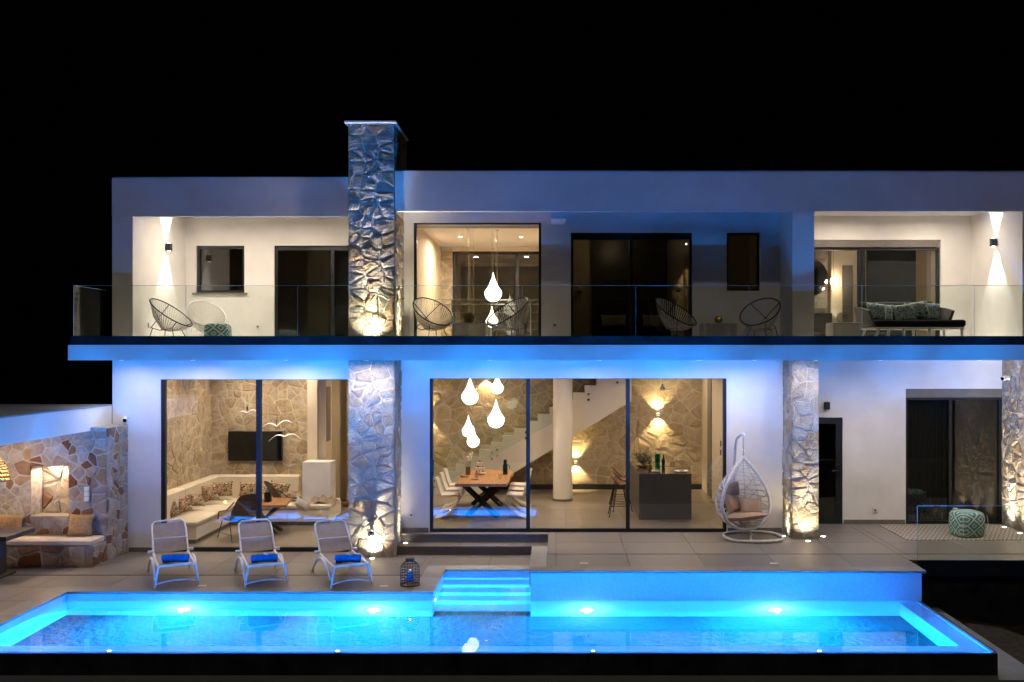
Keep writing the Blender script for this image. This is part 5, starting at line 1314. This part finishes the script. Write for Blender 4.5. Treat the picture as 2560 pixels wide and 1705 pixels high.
MB().lathe([(.004, .0), (.004, .31)], (x, y, TZ), 8).build('rod', 'steel', t); rnd = random.Random(4)
for i in range(16):
    tier = [(.05, .09), (.16, .06), (.27, .035)][i % 3]; a = i*2.4; MB().sphere((x+tier[1]*math.cos(a), y+tier[1]*math.sin(a), TZ+tier[0]+.018), .019, 8).build('fruit', 'fruit' if i % 5 else 'yellow', t, smooth=True)
t = thing('wine_cooler', 'black wine cooler with a bottle at the far right of the dining table', 'wine cooler', (X(1263, 21.3), 21.3, TZ)); x, y = X(1263, 21.3), 21.3
MB().lathe([(.055, 0), (.055, .2), (.04, .24), (.036, .30), (.04, .32), (.03, .33)], (x, y, TZ), 18).build('body', 'bottle', t, smooth=True); MB().tube([(x+.04, y, TZ+.22), (x+.09, y, TZ+.20), (x+.10, y, TZ+.12)], .01, 6).build('handle', 'black', t)
for i, (px, y, l) in enumerate(((1191, 20.7, 'short drinking glass left of centre on the dining table'), (1249, 20.5, 'short drinking glass near the right edge of the dining table'))):
    x = X(px, y); o = MB().lathe([(.034, .002), (.04, .12), (.037, .12), (.031, .01)], (x, y, TZ), 18).build('drinking_glass', 'clear', None, smooth=True); tag(o, l, 'glass', 'drinking glasses on the dining table')
o = MB().bbox(X(1178, 20.4), X(1197, 20.4), 20.35, 20.43, TZ+.001, TZ+.013, .003).build('smartphone', 'screen', None); tag(o, 'black phone lying on the dining table', 'phone')
o = MB().tube([(X(1152, 20.8), 20.8, TZ+.02), (X(1160, 20.8), 20.76, TZ+.012), (X(1172, 20.8), 20.8, TZ+.012)], [.022, .01, .008], 8).build('sunglasses', 'black', None); tag(o, 'folded dark sunglasses at the left edge of the dining table', 'sunglasses')

# ================================================================= KITCHEN
isl = thing('kitchen_island', 'dark grey kitchen island with a glossy top and black hob', 'kitchen island', (2.25, 21.0, Fz))
MB().bbox(1.715, 2.80, 19.84, 22.25, Fz+.001, 1.25, .006).build('cabinet', 'island', isl); MB().bbox(1.705, 2.81, 19.83, 22.26, 1.2505, 1.272, .005).build('worktop', 'mirrortop', isl)
MB().box(2.05, 2.68, 21.2, 21.7, 1.2725, 1.278).build('hob', 'screen', isl, fix=False)
IZ = 1.273
t = thing('leafy_bouquet', 'bushy dried leaf bouquet in a clay bowl at the left of the island', 'plant', (X(1607, 20.9), 20.9, IZ)); x, y = X(1607, 20.9), 20.9
MB().lathe([(.07, 0), (.15, .05), (.16, .07), (.14, .06), (.06, .02)], (x, y, IZ), 20).build('bowl', 'rattan', t, smooth=True)
rnd = random.Random(12); lf = MB(); stm = MB()
for i in range(46):
    a = rnd.uniform(0, 6.28); e = rnd.uniform(.2, 1.3); L_2 = rnd.uniform(.18, .40); d = Vector((math.cos(a)*math.cos(e), math.sin(a)*math.cos(e)*.6, math.sin(e))); p = Vector((x, y, IZ+.06)); stm.tube([p, p+d*L_2*.5, p+d*L_2+Vector((0, 0, .02))], .0025, 4)
    for k in range(16):
        c = p+d*L_2*rnd.uniform(.35, 1.05)+Vector((rnd.uniform(-.04, .04), rnd.uniform(-.04, .04), rnd.uniform(-.03, .03))); u = Vector((rnd.uniform(-1, 1), rnd.uniform(-1, 1), rnd.uniform(-1, 1))).normalized(); v = u.cross(Vector((rnd.uniform(-1, 1), 1, rnd.uniform(-1, 1)))).normalized(); s = rnd.uniform(.010, .020)
        lf.add([c-u*s, c+v*s*.55, c+u*s, c-v*s*.55], [(0, 1, 2, 3)])
tag(lf.build('leaves', 'leaf', t, fix=False), kind='stuff'); stm.build('stems', 'stem', t)
t = thing('pineapple', 'small pineapple on the kitchen island between bouquet and teal vase', 'fruit', (X(1624.5, 20.35), 20.35, IZ)); x, y = X(1624.5, 20.35), 20.35
MB().lathe([(.03, 0), (.05, .03), (.055, .07), (.045, .12), (.02, .14)], (x, y, IZ), 14).build('body', 'amber', t, smooth=True); lf = MB()
for i in range(16): a = i*2.4; lf.tube([(x, y, IZ+.13), (x+.02*math.cos(a), y+.02*math.sin(a), IZ+.19), (x+.045*math.cos(a), y+.045*math.sin(a), IZ+.22+.02*(i % 3))], [.008, .006, .001], 4)
lf.build('crown', 'leaf', t)
o = thing('teal_vase', 'tall ribbed teal glass vase on the kitchen island', 'vase', (X(1644, 20.6), 20.6, IZ)); x, y = X(1644, 20.6), 20.6
MB().lathe([(.05, .003), (.055, .06), (.048, .12), (.062, .18), (.05, .22), (.066, .27), (.055, .31), (.062, .33), (.055, .33), (.045, .2), (.045, .02)], (x, y, IZ), 20).build('vase_body', 'teal', o, smooth=True)
o = thing('wine_bottle', 'dark green wine bottle right of the teal vase on the island', 'bottle', (X(1658.5, 20.5), 20.5, IZ)); x, y = X(1658.5, 20.5), 20.5
MB().lathe([(.037, 0), (.038, .20), (.03, .235), (.014, .26), (.013, .32), (.015, .33), (.01, .332)], (x, y, IZ), 18).build('bottle_body', 'bottle', o, smooth=True)
for i, (px, y) in enumerate(((1678, 20.3), (1685, 20.5))):
    x = X(px, y); o = MB().lathe([(.032, .002), (.004, .008), (.004, .08), (.03, .12), (.034, .16), (.028, .19), (.026, .19), (.031, .16), (.002, .085)], (x, y, IZ), 16).build('wine_glass', 'clear', None, smooth=True); tag(o, ['left', 'right'][i]+' wine glass beside the white plate on the island', 'glass')
o = thing('plate', 'round plate with pink food at the right end of the island', 'plate', (X(1703, 20.2), 20.2, IZ)); x, y = X(1703, 20.2), 20.2
MB().lathe([(.08, .002), (.15, .022), (.145, .026), (.07, .01)], (x, y, IZ), 24).build('dish', 'white', o, smooth=True)
for i in range(9): a = i*2.4; MB().sphere((x+.05*math.cos(a)*(i % 3)/2, y+.06*math.sin(a)*(i % 3)/2, IZ+.03), .022, 8, (1, 1, .6)).build('food', 'tan', o, smooth=True)
o = MB().bbox(X(1630, 20.1), X(1650, 20.1), 20.05, 20.2, IZ+.001, IZ+.03, .008).build('folded_napkin', 'blanket', None, smooth=True); tag(o, 'crumpled grey napkin near the front of the island', 'napkin')
def stool(x, y, lab, src=[None]):
    if src[0] is not None: return copy_tree(src[0], (x, y, Fz), R(-82), lab)
    t = thing('rattan_bar_stool', lab, 'bar stool', (x, y, Fz), R(-90), 'rattan bar stools at the island'); src[0] = t
    sz = .66
    rim = [(.20*math.cos(a), .19*math.sin(a), sz+.02+(.16*max(0, -math.sin(a))**1.2 if False else .20*max(0, math.sin(a-PI))**1.0)) for a in [2*PI*i/28 for i in range(28)]]
    MB().tube(rim, .013, 7, True).build('seat_rim', 'rattan', t, smooth=True, local=True)
    for q in range(1, 6):
        MB().tube([(p[0]*(1-q*.15), p[1]*(1-q*.15), sz+(p[2]-sz)*(1-q*.17)) for p in rim], .010, 6, True).build('seat_coil', 'rattan', t, smooth=True, local=True)
    rb = MB()
    for i in range(28): p = rim[i]; rb.tube([p, (p[0]*.6, p[1]*.6, sz+(p[2]-sz)*.45), (0, 0, sz-.01)], .005, 4)
    rb.build('seat_weave', 'rattan', t, local=True)
    for a in (45, 135, 225, 315):
        c, s = math.cos(R(a)), math.sin(R(a)); MB().tube([(c*.12, s*.12, sz-.01), (c*.30, s*.30, 0)], .009, 6).build('leg', 'black', t, local=True)
        MB().lathe([(.016, 0), (.010, .02)], (c*.30, s*.30, 0), 8).build('foot', 'black', t, local=True)
    MB().tube([(.235*math.cos(R(a)), .235*math.sin(R(a)), .22) for a in (45, 135, 225, 315)], .006, 6, True).build('footrest', 'black', t, local=True)
    return t
stool(1.33, 20.35, 'front rattan bar stool left of the kitchen island'); stool(1.42, 21.05, 'middle rattan bar stool left of the kitchen island'); stool(1.45, 21.7, 'rear rattan bar stool left of the kitchen island')
cp = thing('cone_pendant', 'small dark cone pendant hanging above the kitchen island', 'pendant lamp', (X(1656, 21.5), 21.5, Z(970, 21.5))); x, y, z = X(1656, 21.5), 21.5, Z(974, 21.5)
MB().lathe([(.065, 0), (.03, .08), (.018, .13), (.01, .13), (.02, .07), (.055, .0)], (x, y, z), 18).build('shade', 'dark', cp, smooth=True); MB().tube([(x, y, z+.13), (x, y, 3.64)], .003, 5).build('cable', 'black', cp)
# bed shapes in the dark bedroom
bd = thing('bed', 'wide bed with grey covers in the dark upstairs bedroom', 'bed', (1.7, 21.4, 3.91))
MB().bbox(X(1490, 21), X(1668, 21), 20.4, 22.35, 3.95, 4.35, .05).build('mattress', 'charcoal', bd, smooth=True); MB().box(X(1495, 21), X(1665, 21), 20.5, 22.3, 3.91, 3.949).build('bed_frame', 'black', bd, fix=False)
for px in (1535, 1640): MB().pillow(.6, .34, .16).xf(Matrix.Translation((X(px, 22), 22.15, 4.50)) @ Matrix.Rotation(R(-20), 4, 'X')).build('pillow', 'canvas', bd, smooth=True)
b2 = thing('bed', 'low bed with pale cover behind the grey curtain in the right ground floor room', 'bed', (7.4, 20.9, UT))
MB().bbox(6.5, 8.6, 20.2, 21.9, UT+.05, UT+.50, .05).build('mattress', 'canvas', b2, smooth=True); MB().box(6.55, 8.55, 20.25, 21.85, UT+.001, UT+.049).build('bed_frame', 'black', b2, fix=False)
